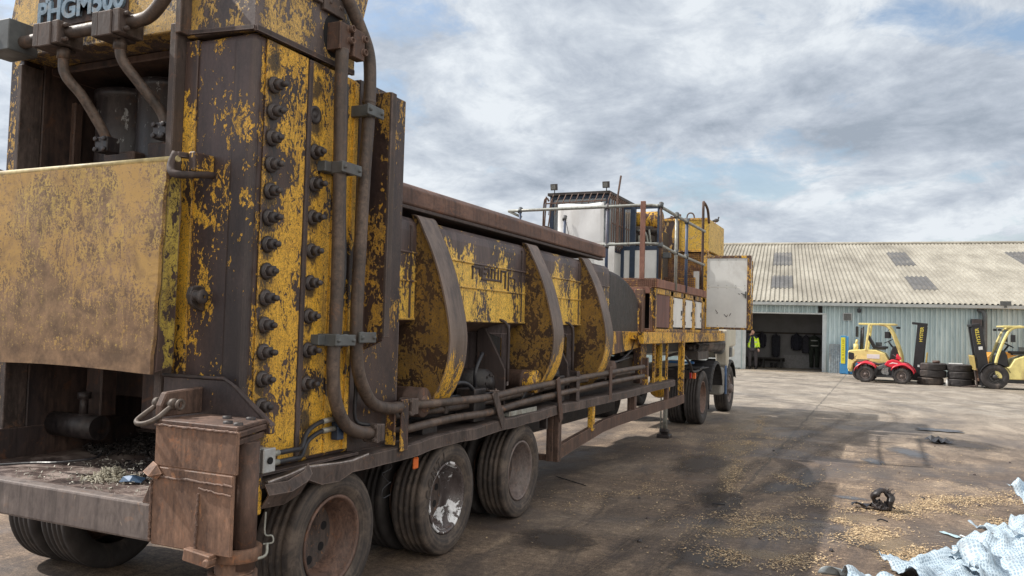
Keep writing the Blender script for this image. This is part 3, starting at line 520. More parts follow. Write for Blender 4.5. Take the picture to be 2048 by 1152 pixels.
k.box(.35, .9, .14, .7, .02, .5); k.build('side_frame', bl, bc, bevel=.006)

# orange container behind right forklift
og = plain('orange_paint', (.62,.28,.035), .5, var=.2, dirt=(.35,.18,.06))
ok_ = thing('tipping_skip', 'orange steel tipping skip with ribbed side seen through the right forklift', 'skip', shedw(4.9, -1.9), R_(2))
k = MB(); k.prism([(-1.05, .22), (1.1, .22), (1.1, 1.2), (-1.15, 1.12), (-1.3, .95)], 'Y', 0, 1.4); bd = k.build('bin', og, ok_, bevel=.01)
k = MB()
for i in range(7): k.box(-1.0, 1.0, -.03, -.001, .35+i*.08, .375+i*.08)
k.box(-1.1, 1.12, -.04, -.001, 1.1, 1.17); k.build('rib', og, bd)
k = MB(); k.box(-.8, -.6, .1, 1.3, 0, .22); k.box(.6, .8, .1, 1.3, 0, .22); k.build('skid', M['steel'], ok_)

# hanging clothes in the shed
def garment(x, w, z1, z0, label, cat, name, c, sleeves=True, legs=False):
    m_ = plain(name+'_cloth', c, .9, var=.3, scale=15)
    k = MB(); rows = []; n = 14
    prof = [(0, .10), (.06, .45), (.14, .9), (.3, 1.), (.7, .98), (1., .9)]
    for i in range(13):
        t = i/12; ww = [a for a in prof if a[0] <= t][-1][1]; nx = [a for a in prof if a[0] > t]
        if nx: a = [a for a in prof if a[0] <= t][-1]; ww = a[1]+(nx[0][1]-a[1])*(t-a[0])/(nx[0][0]-a[0])
        z = z1-(z1-z0)*t; row = []
        for j in range(n):
            a = 2*math.pi*j/n; fo = 1+.12*math.sin(a*5+x*7)*t; row.append((math.cos(a)*w/2*ww*fo, math.sin(a)*.09*fo, z+(.03*math.sin(a*3+x) if i == 12 else 0)))
        rows.append(row)
    g = k.strip(rows, True); k.bm.faces.new(g[0]); k.bm.faces.new(g[-1])
    if sleeves:
        for s in (-1, 1): k.tube([(s*w*.40, 0, z1-.12), (s*w*.52, -.04, z1-.35), (s*w*.50, -.06, z0+.05)], [.07, .06, .05], 8, 3)
    if legs:
        for s in (-1, 1): k.tube([(s*.11, 0, z0+.05), (s*.13, -.02, z0-.4), (s*.12, 0, .08)], [.12, .10, .09], 10, 3)
    k.tube([(0, .02, z1-.02), (0, .05, z1+.06)], .012, 6)
    o = k.build(name, m_, None, smooth=True); o.location = shedw(x, 3.0); o.rotation_euler = (0, 0, R_(2)); tag(o, label, cat, 'clothes hung on the rail inside the shed'); return o
garment(-5.0, .30, 1.68, .95, 'dark narrow jacket hung on the rail nearest the man in the doorway', 'jacket', 'hanging_jacket', (.03,.03,.045))
garment(-4.35, .27, 1.64, .52, 'long dark coat hanging lowest, second from the man in the doorway', 'coat', 'hanging_coat', (.03,.032,.045))
garment(-3.42, .38, 1.66, .88, 'broad dark jacket hung third along the rail', 'jacket', 'hanging_jacket', (.022,.024,.038))
garment(-3.0, .34, 1.60, .75, 'dark straight trousers hung between the broad jacket and the striped overalls', 'trousers', 'hanging_trousers', (.045,.045,.06), sleeves=False)
g = garment(-2.62, .40, 1.60, .98, 'dark green overalls with pale reflective bands hanging at the right of the doorway', 'overalls', 'hanging_overalls', (.035,.045,.035), legs=True)
k = MB()
for z in (1.08, 1.32): k.lathe([(.215, 0), (.215, .045)], (0, 0, z), 'Z', 20)
for v in k.bm.verts: v.co.y *= .52
k.build('reflective_band', plain('reflective', (.5,.52,.5), .4), g)
be = thing('bench', 'low dark wooden bench standing against the back wall inside the shed', 'bench', shedw(-4.9, 2.65), R_(2))
k = MB(); k.box(-.95, .95, -.2, .2, .42, .48); k.box(-.95, .95, .17, .2, .3, .42); k.build('seat', plain('dark_wood', (.05,.045,.045), .8), be)
for x in (-.8, .0, .8): k = MB(); k.box(x-.04, x+.04, -.17, .17, 0, .42); k.build('leg', plain('dark_leg', (.04,.04,.04), .8), be)
for x, lb in ((-5.2, 'pair of black work boots under the left part of the bench'), (-4.45, 'pair of black work boots under the right part of the bench')):
    k = MB()
    for s in (-.09, .09): k.tube([(s, -.14, .05), (s, .0, .06), (s, .05, .09)], [.035, .05, .05], 8); k.tube([(s, .05, .05), (s, .06, .22)], [.05, .055], 8)
    o = k.build('work_boots', plain('boot_leather', (.015,.015,.018), .6), None, smooth=True); o.location = shedw(x, 2.6); tag(o, lb, 'boots')

# ------------------------------------------------------------------ mobile scrap shear on its trailer
SR = thing('scrap_shear', 'huge rusty yellow mobile scrap shear on a three axle trailer with chipped paint', 'scrap shear', (-3.9, 7, 0))
OFF[0] = Vector((-3.9, 7, 0))
def B(name, m, *boxes, parent=None, bevel=.006, seg=1):
    k = MB()
    for b in boxes: k.box(*b)
    return k.build(name, m, parent or SR, bevel=bevel, seg=seg)
# right column of the tower
col = B('tower_column', M['column'], (-3.42, -2.952, 3.18, 4.12, .90, 3.18), bevel=.03, seg=3)
B('corner_strip', M['corner'], (-3.10, -2.948, 3.176, 3.25, 1.02, 3.17), parent=col, bevel=.03, seg=3)
B('inner_flange', M['steel_l'], (-3.47, -3.421, 3.10, 3.34, 1.16, 3.26), parent=col, bevel=.006)
B('edge_strip', M['column_e'], (-3.419, -3.33, 3.168, 3.30, 1.36, 3.175+.0), (-3.419, -3.33, 3.172, 3.179, 1.36, 3.17), parent=col, bevel=.003)
p1 = B('bolt_plate', M['panel'], (-2.951, -2.938, 3.262, 3.595, .93, 3.165), parent=col, bevel=.004)
p2 = B('bolt_plate', M['panel2'], (-2.951, -2.936, 3.635, 4.05, .93, 3.165), parent=col, bevel=.004)
B('weld_seam', M['steel'], (-2.95, -2.928, 3.598, 3.632, .92, 3.16), parent=col, bevel=.006)
k = MB(); k.box(-2.951, -2.925, 3.84, 3.87, .93, 3.1); k.box(-2.951, -2.92, 4.02, 4.06, .93, 3.15); k.build('rib', M['panel2'], col, bevel=.004)
# rows of clamping bolts
def bolt(y, z, big=1.):
    k = MB(); X = -2.938; r = .045*big
    k.lathe([(.001, 0), (r, 0), (r, .012), (r*.78, .02), (.001, .02)], (X, y, z), 'X', 18)
    a0 = (y*37+z*91) % 1
    L = .040+.020*((z*17) % 1)
    k.lathe([(.0, .0), (.031*big, .0), (.032*big, .036*big), (.027*big, .040*big), (.0, .041*big)], (X+.016, y, z), 'X', 6)
    k.lathe([(.0, .05), (.0165, .05), (.0165, L+.012), (.014, L+.02), (.0, L+.02)], (X+.016, y, z), 'X', 12)
    return k.build('clamp_bolt', M['bolt'], SR)
for i in range(13): bolt(3.315, 2.932-.1409*i)
for z in (2.65, 2.465, 2.275, 2.085, 1.905, 1.718, 1.527, 1.34): bolt(3.672, z)
bolt(3.97, 1.565, .75)
k = MB(); k.lathe([(.001, .012), (.012, .012), (.016, .004), (.03, .004), (.034, .012), (.05, .012), (.052, 0)], (-2.938, 3.66, 2.86), 'X', 20); k.build('blank_washer', M['bolt'], SR)
# left column, inner walls, back
B('tower_column', M['column_e'], (-4.92, -4.79, 3.20, 4.12, .83, 3.3), bevel=.008)
B('inner_flange', M['steel_l'], (-4.79, -4.755, 3.16, 3.30, .83, 3.2), bevel=.004)
ch = B('press_chamber', M['interior'], (-4.788, -3.42, 4.5, 4.55, .8, 3.3), (-4.789, -4.76, 3.31, 4.5, .83, 3.24), (-3.45, -3.421, 3.35, 4.5, .83, 3.24), (-4.788, -3.422, 3.36, 4.5, 3.19, 3.235))
B('guide_rib', M['rust'], (-4.76, -4.72, 3.5, 3.56, 1.9, 3.05), (-4.76, -4.70, 3.8, 3.9, 1.9, 2.9), parent=ch)
for x, r_, y in ((-4.46, .215, 3.72), (-4.02, .185, 3.62)):
    k = MB(); k.lathe([(.0, 2.2), (r_*.8, 2.2), (r_*.8, 2.52), (r_*1.05, 2.53), (r_*1.05, 2.62), (r_, 2.64), (r_, 3.06), (r_*1.08, 3.07), (r_*1.08, 3.12), (.0, 3.12)], (x, y, 0), 'Z', 32); k.build('press_ram', M['ram'], SR)
k = MB(); k.box(-4.70, -3.50, 3.48, 3.9, 2.0, 2.45); k.box(-4.25, -4.0, 3.35, 3.48, 2.56, 2.66); k.box(-3.9, -3.55, 3.36, 3.5, 2.56, 2.70); k.build('ram_crosshead', M['interior'], SR, bevel=.01)
# moving blades and guides seen under the gate
k = MB(); k.box(-4.15, -3.98, 3.62, 3.80, 1.0, 1.55); k.box(-4.62, -4.48, 3.6, 3.72, 1.05, 1.5); k.box(-4.75, -3.5, 3.9, 4.2, 1.15, 1.9); k.build('lower_ram', M['interior'], SR, bevel=.008)
k = MB(); k.cyl((-4.76, 3.5, 1.0), (-4.35, 3.5, 1.0), .075); k.cyl((-4.5, 3.5, 1.06), (-4.5, 3.5, 1.2), .025); k.cyl((-4.5, 3.5, 1.17), (-4.5, 3.5, 1.21), .04, n=8); k.build('hinge_pin', M['black'], SR)
# head
k = MB(); k.box(-4.83, -3.42, 3.16, 4.1, 3.24, 3.64); k.box(-3.42, -2.935, 3.165, 4.02, 3.195, 3.64)
hd = k.build('tower_head', M['head'], SR, bevel=.01, seg=2)
k = MB(); k.bar((-3.42, 3.158, 3.235), (-3.36, 3.158, 3.215), .02, .02); k.bar((-3.38, 3.158, 3.215), (-2.935, 3.158, 3.19), .022, .022); k.bar((-2.932, 3.16, 3.19), (-2.932, 4.0, 3.20), .022, .03); k.build('weld_bead', M['steel'], hd)
k = MB(); k.box(-2.938, -2.905, 3.20, 3.66, 3.50, 3.60); k.box(-2.938, -2.905, 3.672, 3.86, 3.475, 3.575)
for y in (3.4, 3.62, 3.72, 3.82): k.lathe([(.0, .012), (.012, .012), (.014, 0)], (-2.905, y, 3.53), 'X', 8)
k.build('bolted_rail', M['steel_l'], hd, bevel=.004)
B('head_flange', M['steel_l'], (-3.425, -3.385, 3.09, 3.166, 3.20, 3.64), parent=hd, bevel=.004)
k = MB(); k.lathe([(.001, .004), (.09, .004), (.094, 0)], (-2.935, 3.80, 3.36), 'X', 28)
for v in k.bm.verts: v.co.z = 3.36+(v.co.z-3.36)*1.35
k.build('port_recess', M['hole'], hd)
blu = plain('faded_blue_letter', (.20,.30,.40), .55, var=.4, scale=30, dirt=(.30,.26,.22))
nb = B('name_board', M['steel'], (-4.62, -3.86, 3.150, 3.159, 3.385, 3.62), parent=hd, bevel=.002)
t_ = text_mesh('raised_letters', 'PHGM500', .162, .012, blu, nb, Vector((-4.24, 3.145, 3.472))-OFF[0], (R_(90), 0, 0), .006)
for v in t_.data.vertices: v.co.x *= 1.06
t2 = text_mesh('raised_letters', 'J', .16, .012, blu, nb, Vector((-4.50, 3.145, 3.62))-OFF[0], (R_(90), 0, 0), .006)
# left wing of the head
k = MB(); k.prism([(-4.95, 3.3), (-4.80, 3.3), (-4.80, 3.9), (-4.86, 3.9), (-4.95, 3.5)], 'Y', 3.2, 3.6); k.build('head_wing', M['head'], SR, bevel=.006)
# arm above the tower
k = MB(); k.prism([(3.90, 3.60), (4.04, 3.50), (4.11, 3.55), (4.17, 3.75), (4.28, 4.1), (3.95, 4.1), (3.88, 3.75)], 'X', -2.99, -2.95); k.build('hinge_arm', M['head'], SR, bevel=.006)
k = MB(); k.bar((-3.25, 4.28, 3.3), (-3.25, 4.0, 4.1), .12, .10); k.bar((-3.0, 3.9, 3.45), (-3.2, 4.3, 3.72), .10, .03); k.build('hinge_bracket', M['steel'], SR, bevel=.006)
# manifold and hoses in front of the opening
k = MB(); k.box(-4.80, -4.56, 2.94, 3.12, 3.20, 3.38); k.cyl((-4.70, 2.935, 3.30), (-4.70, 2.925, 3.30), .02, n=10); k.build('valve_block', M['grey'], SR, bevel=.012, seg=2)
k = MB(); k.tube([(-4.60, 3.03, 3.262), (-4.36, 3.03, 3.268), (-3.9, 3.03, 3.272), (-3.64, 3.03, 3.27), (-3.52, 3.02, 3.285), (-3.40, 3.0, 3.36), (-3.33, 3.0, 3.47), (-3.30, 3.03, 3.66)], .035, 14, 5); k.build('manifold_pipe', M['pipe'], SR)
for x0 in (-4.375, -3.895):
    k = MB(); k.box(x0, x0+.05, 2.955, 3.12, 3.19, 3.325); k.box(x0+.054, x0+.155, 2.95, 3.12, 3.185, 3.32); k.box(x0+.159, x0+.21, 2.955, 3.12, 3.195, 3.325)
    for s in (3.22, 3.30): k.cyl((x0+.21, 2.99, s), (x0+.245, 2.99, s), .014, n=8)
    k.build('clamp_block', M['steel_l'], SR, bevel=.005)
def hose_down(p):
    k = MB(); k.tube(p, .0285, 14, 6); q = p[0]; k.cyl((q[0], q[1], q[2]), (q[0], q[1], q[2]-.06), .035)
    h = k.build('feed_pipe', M['pipe'], SR); e = Vector(p[-1])
    k = MB(); k.obox(e+Vector((0,0,-.03)), (1,0,0), (0,1,0), (0,0,1), .05, .045, .045)
    for a in (-.035, .035):
        for c in (-.03, .03): k.cyl(e+Vector((a, -.045, -.03+c)), e+Vector((a, -.062, -.03+c)), .015, n=10)
    k.build('flange', M['ram'], h, bevel=.008, seg=2)
hose_down([(-4.22, 3.04, 3.19), (-4.215, 3.05, 3.05), (-4.15, 3.12, 2.93), (-4.10, 3.2, 2.78), (-4.08, 3.24, 2.70)])
hose_down([(-3.77, 3.04, 3.19), (-3.76, 3.05, 3.08), (-3.69, 3.12, 2.95), (-3.62, 3.2, 2.82), (-3.60, 3.22, 2.74)])
# front gate plate hanging from a bar
k = MB(); n = 12; rows = []
for j in range(n+1):
    z = 2.48-(2.48-1.405)*j/n; xr = -3.31-.045*(j/n)+.006*math.sin(j*2.1); row = []
    for i in range(n+1):
        x = -4.72+(xr+4.72)*i/n; row.append((x, 2.985+.008*noise.noise(Vector((x*3, z*3, 1))), z+.012*math.sin(i*.3)*(j == n)))
    rows.append(row)
k.strip(rows); gate = k.build('gate_plate', M['frontplate'], SR, solid=.022)
k = MB(); k.strip([[(-3.31, 3.0, 2.485), (-3.305, 3.06, 2.42), (-3.30, 3.075, 2.25)], [(-3.335, 3.0, 1.9), (-3.325, 3.085, 1.9), (-3.325, 3.085, 1.9)], [(-3.352, 3.0, 1.41), (-3.345, 3.10, 1.44), (-3.345, 3.10, 1.5)]]); k.build('side_return', chipped('gate_side_paint', .72, seed=22., scale=10, yel=(.50,.38,.07), yel2=(.34,.26,.06)), gate, solid=.014)
k = MB(); k.cyl((-4.80, 3.0, 2.493), (-3.255, 3.0, 2.497), .016, n=12); k.build('hinge_bar', plain('bar_paint', (.50,.42,.22), .55, var=.4, scale=20, dirt=(.22,.15,.10)), gate)
k = MB(); k.tube([(-3.275, 3.0, 2.53), (-3.285, 2.98, 2.46), (-3.26, 2.97, 2.42), (-3.22, 2.99, 2.41), (-3.20, 3.10, 2.43), (-3.20, 3.18, 2.44)], .020, 10, 4); k.bar((-3.27, 3.0, 2.52), (-3.23, 3.18, 2.53), .04, .025); k.build('hinge_hook', M['steel'], SR)
B('hook_lug', M['column_e'], (-3.235, -3.19, 3.04, 3.18, 2.44, 2.54))
k = MB(); k.bar((-4.80, 3.0, 2.49), (-4.80, 3.25, 2.45), .06, .12); k.build('hinge_hook', M['steel'], SR)
k = MB(); k.prism([(3.178, 1.725), (3.178, 1.85), (3.14, 1.86), (3.09, 1.85), (3.075, 1.81), (3.09, 1.76), (3.13, 1.735)], 'X', -3.245, -3.215); k.cyl((-3.255, 3.11, 1.805), (-3.175, 3.11, 1.805), .026, n=14); k.lathe([(.036, 0), (.040, .016), (.022, .022), (.010, .022)], (-3.185, 3.12, 1.80), 'X', 14); k.build('lifting_eye', M['bolt'], SR, bevel=.004)
# base gusset, outrigger box and bed
k = MB(); k.prism([(-3.40, 1.385), (-2.985, 1.385), (-2.93, 1.36), (-2.68, 1.19), (-2.68, 1.14), (-3.40, 1.14)], 'Y', 3.10, 3.135); k.build('base_gusset', M['corner'], SR, bevel=.006)
k = MB(); k.tube([(-3.40, 3.098, 1.392), (-2.985, 3.098, 1.392), (-2.925, 3.098, 1.365), (-2.69, 3.098, 1.19)], .009, 8); k.build('weld_bead', M['steel'], SR)
ob = MB(); ob.box(-3.085, -2.585, 2.78, 2.80, 1.0, 1.193); ob.box(-3.085, -2.60, 2.778, 2.80, .64, 1.0); ob.box(-3.10, -3.06, 2.80, 3.12, .64, 1.17); ob.box(-3.06, -2.8, 2.80, 3.12, .66, 1.15)
orig = ob.build('outrigger_box', M['rust_warm'], SR, bevel=.006)
k = MB(); k.prism([(-3.09, 2.79), (-2.597, 2.79), (-2.70, 3.095), (-3.09, 3.095)], 'Z', 1.193, 1.213); k.bar((-2.60, 2.802, 1.178), (-2.705, 3.09, 1.178), .02, .026); k.bar((-2.615, 2.802, 1.14), (-2.715, 3.09, 1.14), .018, .028); k.build('top_cover', M['rust'], orig, bevel=.004)
k = MB()
for x, y in ((-2.72, 2.86), (-2.74, 3.03), (-2.86, 3.0), (-2.64, 2.84)): k.lathe([(.022, 0), (.022, .012), (.0, .014)], (x, y, 1.213), 'Z', 10)
k.build('cover_bolt', M['bolt'], orig)
k = MB()
def bead(p, q, n=26, r=.006):
    rnd = random.Random(int(p[0]*100+q[2]*77))
    pts = [Vector(p).lerp(Vector(q), i/n)+Vector((rnd.uniform(-.003,.003), 0, rnd.uniform(-.003,.003))) for i in range(n+1)]; k.tube(pts, [r*rnd.uniform(.7, 1.3) for _ in pts], 7)
bead((-3.088, 2.775, .65), (-3.088, 2.775, .93)); bead((-2.80, 2.774, .64), (-2.795, 2.774, .905)); bead((-3.08, 2.774, .955), (-2.60, 2.774, .955), 34, .005); bead((-2.79, 2.772, .925), (-2.60, 2.772, .91), 16, .004); bead((-3.085, 2.776, 1.19), (-2.59, 2.776, 1.19), 30, .005)
k.build('weld_bead', M['rust'], orig)
k = MB(); k.strip([[(-3.125, 2.765, .965), (-3.07, 2.745, .955), (-3.05, 2.772, .94)], [(-3.10, 2.80, 1.01), (-3.05, 2.775, 1.005), (-3.02, 2.774, .97)]]); k.build('bent_lug', M['rust_warm'], orig, solid=.02)
k = MB(); k.prism([(-3.085, .822), (-3.085, .95), (-3.15, .822)], 'Y', 2.782, 2.80); k.build('corner_fillet', M['rust'], orig)
B('bumper_beam', rusty('bumper_steel', (.075,.06,.058), (.20,.165,.15), (.13,.105,.10), 3., spots=((.30,.24,.20), -.04)), (-5.25, -3.087, 2.778, 2.86, .645, .822), bevel=.012, seg=2)
# stabiliser leg
k = MB(); k.cyl((-2.665, 2.93, .55), (-2.665, 2.93, 1.13), .058, n=28); lg = k.build('stabiliser_leg', M['rust'], SR)
k = MB(); k.cyl((-2.715, 2.93, .30), (-2.715, 2.93, .62), .085, n=28); k.lathe([(.085, .53), (.11, .53), (.11, .40), (.112, .2), (.112, .05)], (-2.72, 2.93, 0), 'Z', 28); k.lathe([(.0, .0), (.17, .0), (.17, .03), (.06, .05)], (-2.72, 2.93, 0.002), 'Z', 28); k.build('inner_leg', M['rust_warm'], lg)
k = MB(); k.lathe([(.085, .59), (.112, .59), (.112, .65), (.085, .65)], (-2.70, 2.93, 0), 'Z', 28); k.bar((-2.84, 2.765, .635), (-2.69, 2.77, .617), .05, .055); k.cyl((-2.70, 2.735, .612), (-2.70, 2.79, .612), .018, n=12); k.build('leg_clamp', M['rust_warm'], lg, bevel=.004)
k = MB(); k.tube([(-2.60, 2.99, .655), (-2.57, 3.02, .66), (-2.575, 3.02, .69), (-2.60, 3.0, .70), (-2.60, 3.0, .80)], .004, 6, 4); k.tube([(-2.61, 2.93, .595), (-2.575, 2.98, .61), (-2.585, 3.0, .66)], .007, 8, 4); k.build('locking_pin', M['galv'], lg)
# bed floor
m, nt, b = mat('polished_bed'); co = objco(nt); n1 = noi(nt, co, 9, 9, .7, .4); n2 = noi(nt, co, 2.5, 5, .6)
setc(nt, b, ramp(nt, math_(nt, 'ADD', math_(nt, 'MULTIPLY', n1, .6), math_(nt, 'MULTIPLY', n2, .4)), [(.38, (.04,.032,.033)), (.5, (.13,.095,.085)), (.6, (.30,.245,.22))]), ramp(nt, n1, [(.4, .3), (.6, .6)]), .2, n1, .5, .006); M['bed'] = m
B('bed_floor', M['bed'], (-4.75, -3.102, 2.861, 4.49, .76, .818), bevel=0)
B('bed_side', M['interior'], (-4.789, -4.752, 2.87, 4.4, .64, 1.0), bevel=.004)
# chassis
B('chassis_beam', M['black'], (-4.45, -4.25, 3.2, 11.0, .55, .78), (-3.6, -3.4, 3.2, 11.0, .55, .78), (-4.5, -3.3, 10.6, 12.4, .95, 1.25), (-4.4, -3.4, 11.2, 16.8, 1.30, 1.5), (-3.55, -3.4, 11.4, 12.3, .78, 1.35), (-4.4, -4.25, 11.4, 12.3, .78, 1.35), bevel=0)
B('deck_plate', M['steel'], (-4.92, -2.97, 4.12, 10.9, .885, .90), (-3.0, -2.9, 3.14, 4.15, .885, .9), bevel=0)
k = MB(); k.box(-4.9, -3.15, 4.4, 10.9, .9, .98); k.box(-4.9, -4.7, 4.6, 10.5, .98, 1.7); k.box(-4.6, -3.5, 4.7, 10.6, 1.15, 1.7); k.build('under_tray', M['black'], SR)
# bent running board along the side
def ledge():
    rnd = random.Random(5); P = []
    Y = [3.30, 3.45, 3.6, 3.75, 3.9, 4.05, 4.2, 4.35, 4.55, 4.75, 4.95, 5.15, 5.4, 5.6, 5.85, 6.1, 6.35, 6.6, 6.85, 7.1, 7.4, 7.9, 8.4, 9, 9.7, 10.4, 11.1, 11.8, 12.3]
    for i, y in enumerate(Y):
        z = .885 if y > 4.15 else .875-.0*(4.2-y)
        if y > 4.2: z += .045*min(1, (y-4.2)/3)
        if y > 9: z += 0
        z += rnd.uniform(-.007, .007) if y < 7.5 else rnd.uniform(-.004, .004); x = -2.85+rnd.uniform(-.012, .012)
        h = .085
        if y < 4.1: x -= .01; h = .06+.05*abs(math.sin(y*7)); z += .018*math.sin(y*9)
        P.append((x, y, z, h))
    k = MB(); rows = []
    for x, y, z, h in P: rows.append([(-3.0, y, z-.004), (x-.02, y, z), (x, y, z-.008), (x+.002, y, z-h), (x-.03, y, z-h-.004)])
    k.strip(rows); o = k.build('running_board', M['steel_l'], SR, solid=.008)
    k = MB(); k.tube([(x-.004, y, z+.001) for x, y, z, h in P if y < 4.3], [.004+.004*rnd.random() for _ in range(7)], 6); k.build('torn_edge', plain('bright_torn_steel', (.50,.45,.43), .35, .5, var=.4, scale=40), o)
    return o
ledge()
k = MB(); rows = []
for y, z, xx in ((3.28, .80, -2.86), (3.42, .80, -2.83), (3.56, .83, -2.84), (3.62, .86, -2.86)): rows.append([(xx, y, z+.05), (xx+.03, y, z), (xx-.02, y, z-.07)])
k.strip(rows); k.build('bent_mudguard', M['steel_l'], SR, solid=.01)
B('tail_bracket', M['column_e'], (-3.0, -2.87, 3.20, 3.28, .70, 1.05), (-2.99, -2.90, 3.18, 3.2, .62, .78))
# valve block & hoses at tower foot
vb = B('port_block', M['alu'], (-2.80, -2.775, 3.17, 3.26, .93, 1.05), (-2.86, -2.80, 3.17, 3.24, .93, 1.05), bevel=.004)
k = MB(); k.cyl((-2.774, 3.215, .99), (-2.768, 3.215, .99), .018, n=12); k.build('port_hole', M['hole'], vb)
for dz, e in ((.025, .075), (-.022, .02)):
    k = MB(); k.tube([(-2.80, 3.27, .99+dz), (-2.82, 3.45, .985+dz), (-2.86, 3.56, .98+dz), (-2.90, 3.66, 1.0+e), (-2.91, 3.78, 1.04+e), (-2.90, 3.92, 1.05+e)], .0135, 10, 6); h = k.build('hydraulic_hose', M['hose'], SR)
    k = MB(); k.cyl((-2.80, 3.255, .99+dz), (-2.803, 3.31, .99+dz), .016, n=10); k.build('hose_fitting', M['galv'], h); k = MB(); k.cyl((-2.909, 3.80, 1.043+e), (-2.90, 3.90, 1.05+e), .016, n=10); k.build('hose_fitting', M['galv'], h)
k = MB(); k.box(-2.93, -2.88, 3.91, 3.97, 1.0, 1.16); k.build('hose_bracket', M['blueframe'], SR, bevel=.004)
# two big pipes down the side of the tower
def bigpipe(pts, r=.0385, sm=6):
    k = MB(); k.tube(pts, r, 18, sm); return k.build('hydraulic_pipe', M['pipe'], SR)
PA = bigpipe([(-2.86, 3.79, 3.27), (-2.86, 3.79, 3.0), (-2.855, 3.80, 2.6), (-2.85, 3.81, 2.0), (-2.85, 3.81, 1.65), (-2.85, 3.80, 1.45), (-2.85, 3.83, 1.25), (-2.85, 3.93, 1.10), (-2.85, 4.07, 1.035), (-2.85, 4.2, 1.015)])
PB = bigpipe([(-2.92, 3.72, 3.78), (-2.89, 3.84, 3.62), (-2.87, 3.96, 3.47), (-2.86, 4.05, 3.33), (-2.855, 4.07, 3.15), (-2.85, 4.06, 2.9), (-2.85, 4.04, 2.6), (-2.85, 4.02, 2.1), (-2.85, 4.01, 1.75), (-2.85, 4.02, 1.52), (-2.85, 4.07, 1.35), (-2.85, 4.2, 1.20), (-2.85, 4.38, 1.15), (-2.85, 4.52, 1.145)], .0385)
k = MB(); k.lathe([(.039, 0), (.043, .004), (.043, .02), (.039, .024)], (-2.855, 4.068, 3.02), 'Z', 18); k.build('weld_ring', M['pipe'], PB)
k = MB(); k.box(-2.95, -2.84, 3.74, 3.84, 3.26, 3.42); k.box(-2.89, -2.83, 3.86, 3.97, 3.25, 3.42)
for y, z in ((3.83, 3.40), (3.83, 3.33), (3.96, 3.38), (3.96, 3.30)): k.lathe([(.0, .016), (.011, .016), (.013, .03), (.021, .03), (.021, 0)], (-2.84, y, z), 'X', 12)
k.build('flange', M['rust'], PA, bevel=.006)
def fl_(x, y, z, par, m=None):
    k = MB(); k.box(x-.055, x+.05, y, y+.03, z-.06, z+.055); k.box(x-.05, x+.045, y+.034, y+.09, z-.055, z+.05)
    for a in (-.038, .034):
        for c in (-.042, .038): k.cyl((x+a, y-.016, z+c), (x+a, y, z+c), .014, n=8)
    k.build('flange', m or M['steel_l'], par, bevel=.004)
fl_(-2.85, 4.20, 1.015, PA); 
for z, ys, xs in ((2.575, 3.70, 4.02), (1.585, 3.70, 3.97)):
    k = MB(); k.box(-2.94, -2.80, 3.76, 3.79, z-.035, z+.035); k.box(-2.94, -2.80, 3.83, 3.87, z-.035, z+.035); k.box(-2.945, -2.88, ys, 3.76, z-.03, z+.03); k.box(-2.806, -2.79, 3.74, 3.93, z-.032, z+.032)
    for y in (3.76, 3.90): k.lathe([(.0, .016), (.011, .016), (.013, 0)], (-2.79, y, z), 'X', 8)
    k.build('pipe_clamp', M['grey'], PA, bevel=.004)
for z in (2.965, 1.60):
    k = MB(); k.box(-2.95, -2.80, 4.0, 4.03, z-.035, z+.035); k.box(-2.806, -2.79, 3.97, 4.14, z-.032, z+.032)
    for y in (3.99, 4.11): k.lathe([(.0, .016), (.011, .016), (.013, 0)], (-2.79, y, z), 'X', 8)
    k.build('pipe_clamp', M['grey'], PB, bevel=.004)
k = MB(); k.tube([(-2.90, 3.90, 3.1), (-2.90, 3.915, 2.4), (-2.89, 3.93, 2.0), (-2.89, 3.90, 1.8)], .012, 8, 4); k.tube([(-2.90, 4.06, 1.5), (-2.90, 4.1, 1.3), (-2.91, 4.12, 1.1), (-2.86, 4.2, 1.06)], .012, 8, 4); k.build('thin_pipe', M['hose'], SR)
# steel door plate behind the pipes
B('side_plate', M['door'], (-3.0, -2.822, 4.25, 4.275, 1.58, 3.145), bevel=.004)
B('plate_edge', M['steel_l'], (-2.822, -2.806, 4.245, 4.30, 1.60, 3.14), bevel=.003)
k = MB(); k.prism([(-3.0, 1.58), (-2.822, 1.58), (-3.0, 1.50)], 'Y', 4.252, 4.27); k.box(-3.6, -2.96, 4.121, 4.65, .9, 3.2); k.build('rear_buttress', M['door'], SR, bevel=.004)

# hopper body
prof = [(-3.45, 2.47), (-3.24, 2.47), (-3.15, 2.455), (-3.112, 2.42), (-3.10, 2.36), (-3.10, 1.72)]
k = MB(); k.strip([[(x, y, z) for x, z in prof] for y in (4.66, 6, 7.5, 9.62, 9.67)]); k.poly([(x, 9.67, z) for x, z in prof]); hp = k.build('hopper_wall', M['hopper'], SR, solid=.01, smooth=False)
k = MB(); k.strip([[(-3.105, y, 1.715), (-3.34, y, 1.635), (-3.6, y, 1.625)] for y in (4.66, 9.6)]); k.build('under_slope', M['rust'], hp, solid=.008)  # brown rust in place of hopper paint: underside shade put into the colour
k = MB()
for z in (2.2, 1.995): k.box(-3.1, -3.082, 4.66, 9.66, z-.006, z+.008)
k.box(-3.11, -3.085, 4.66, 9.66, 1.715, 1.73); k.build('wall_rib', M['hopper'], hp, bevel=.004)
k = MB()
for y in (5.0, 6.98, 8.56): k.box(-3.1, -3.088, y-.02, y, 1.72, 2.40)
k.build('wall_stiffener', M['steel'], hp)
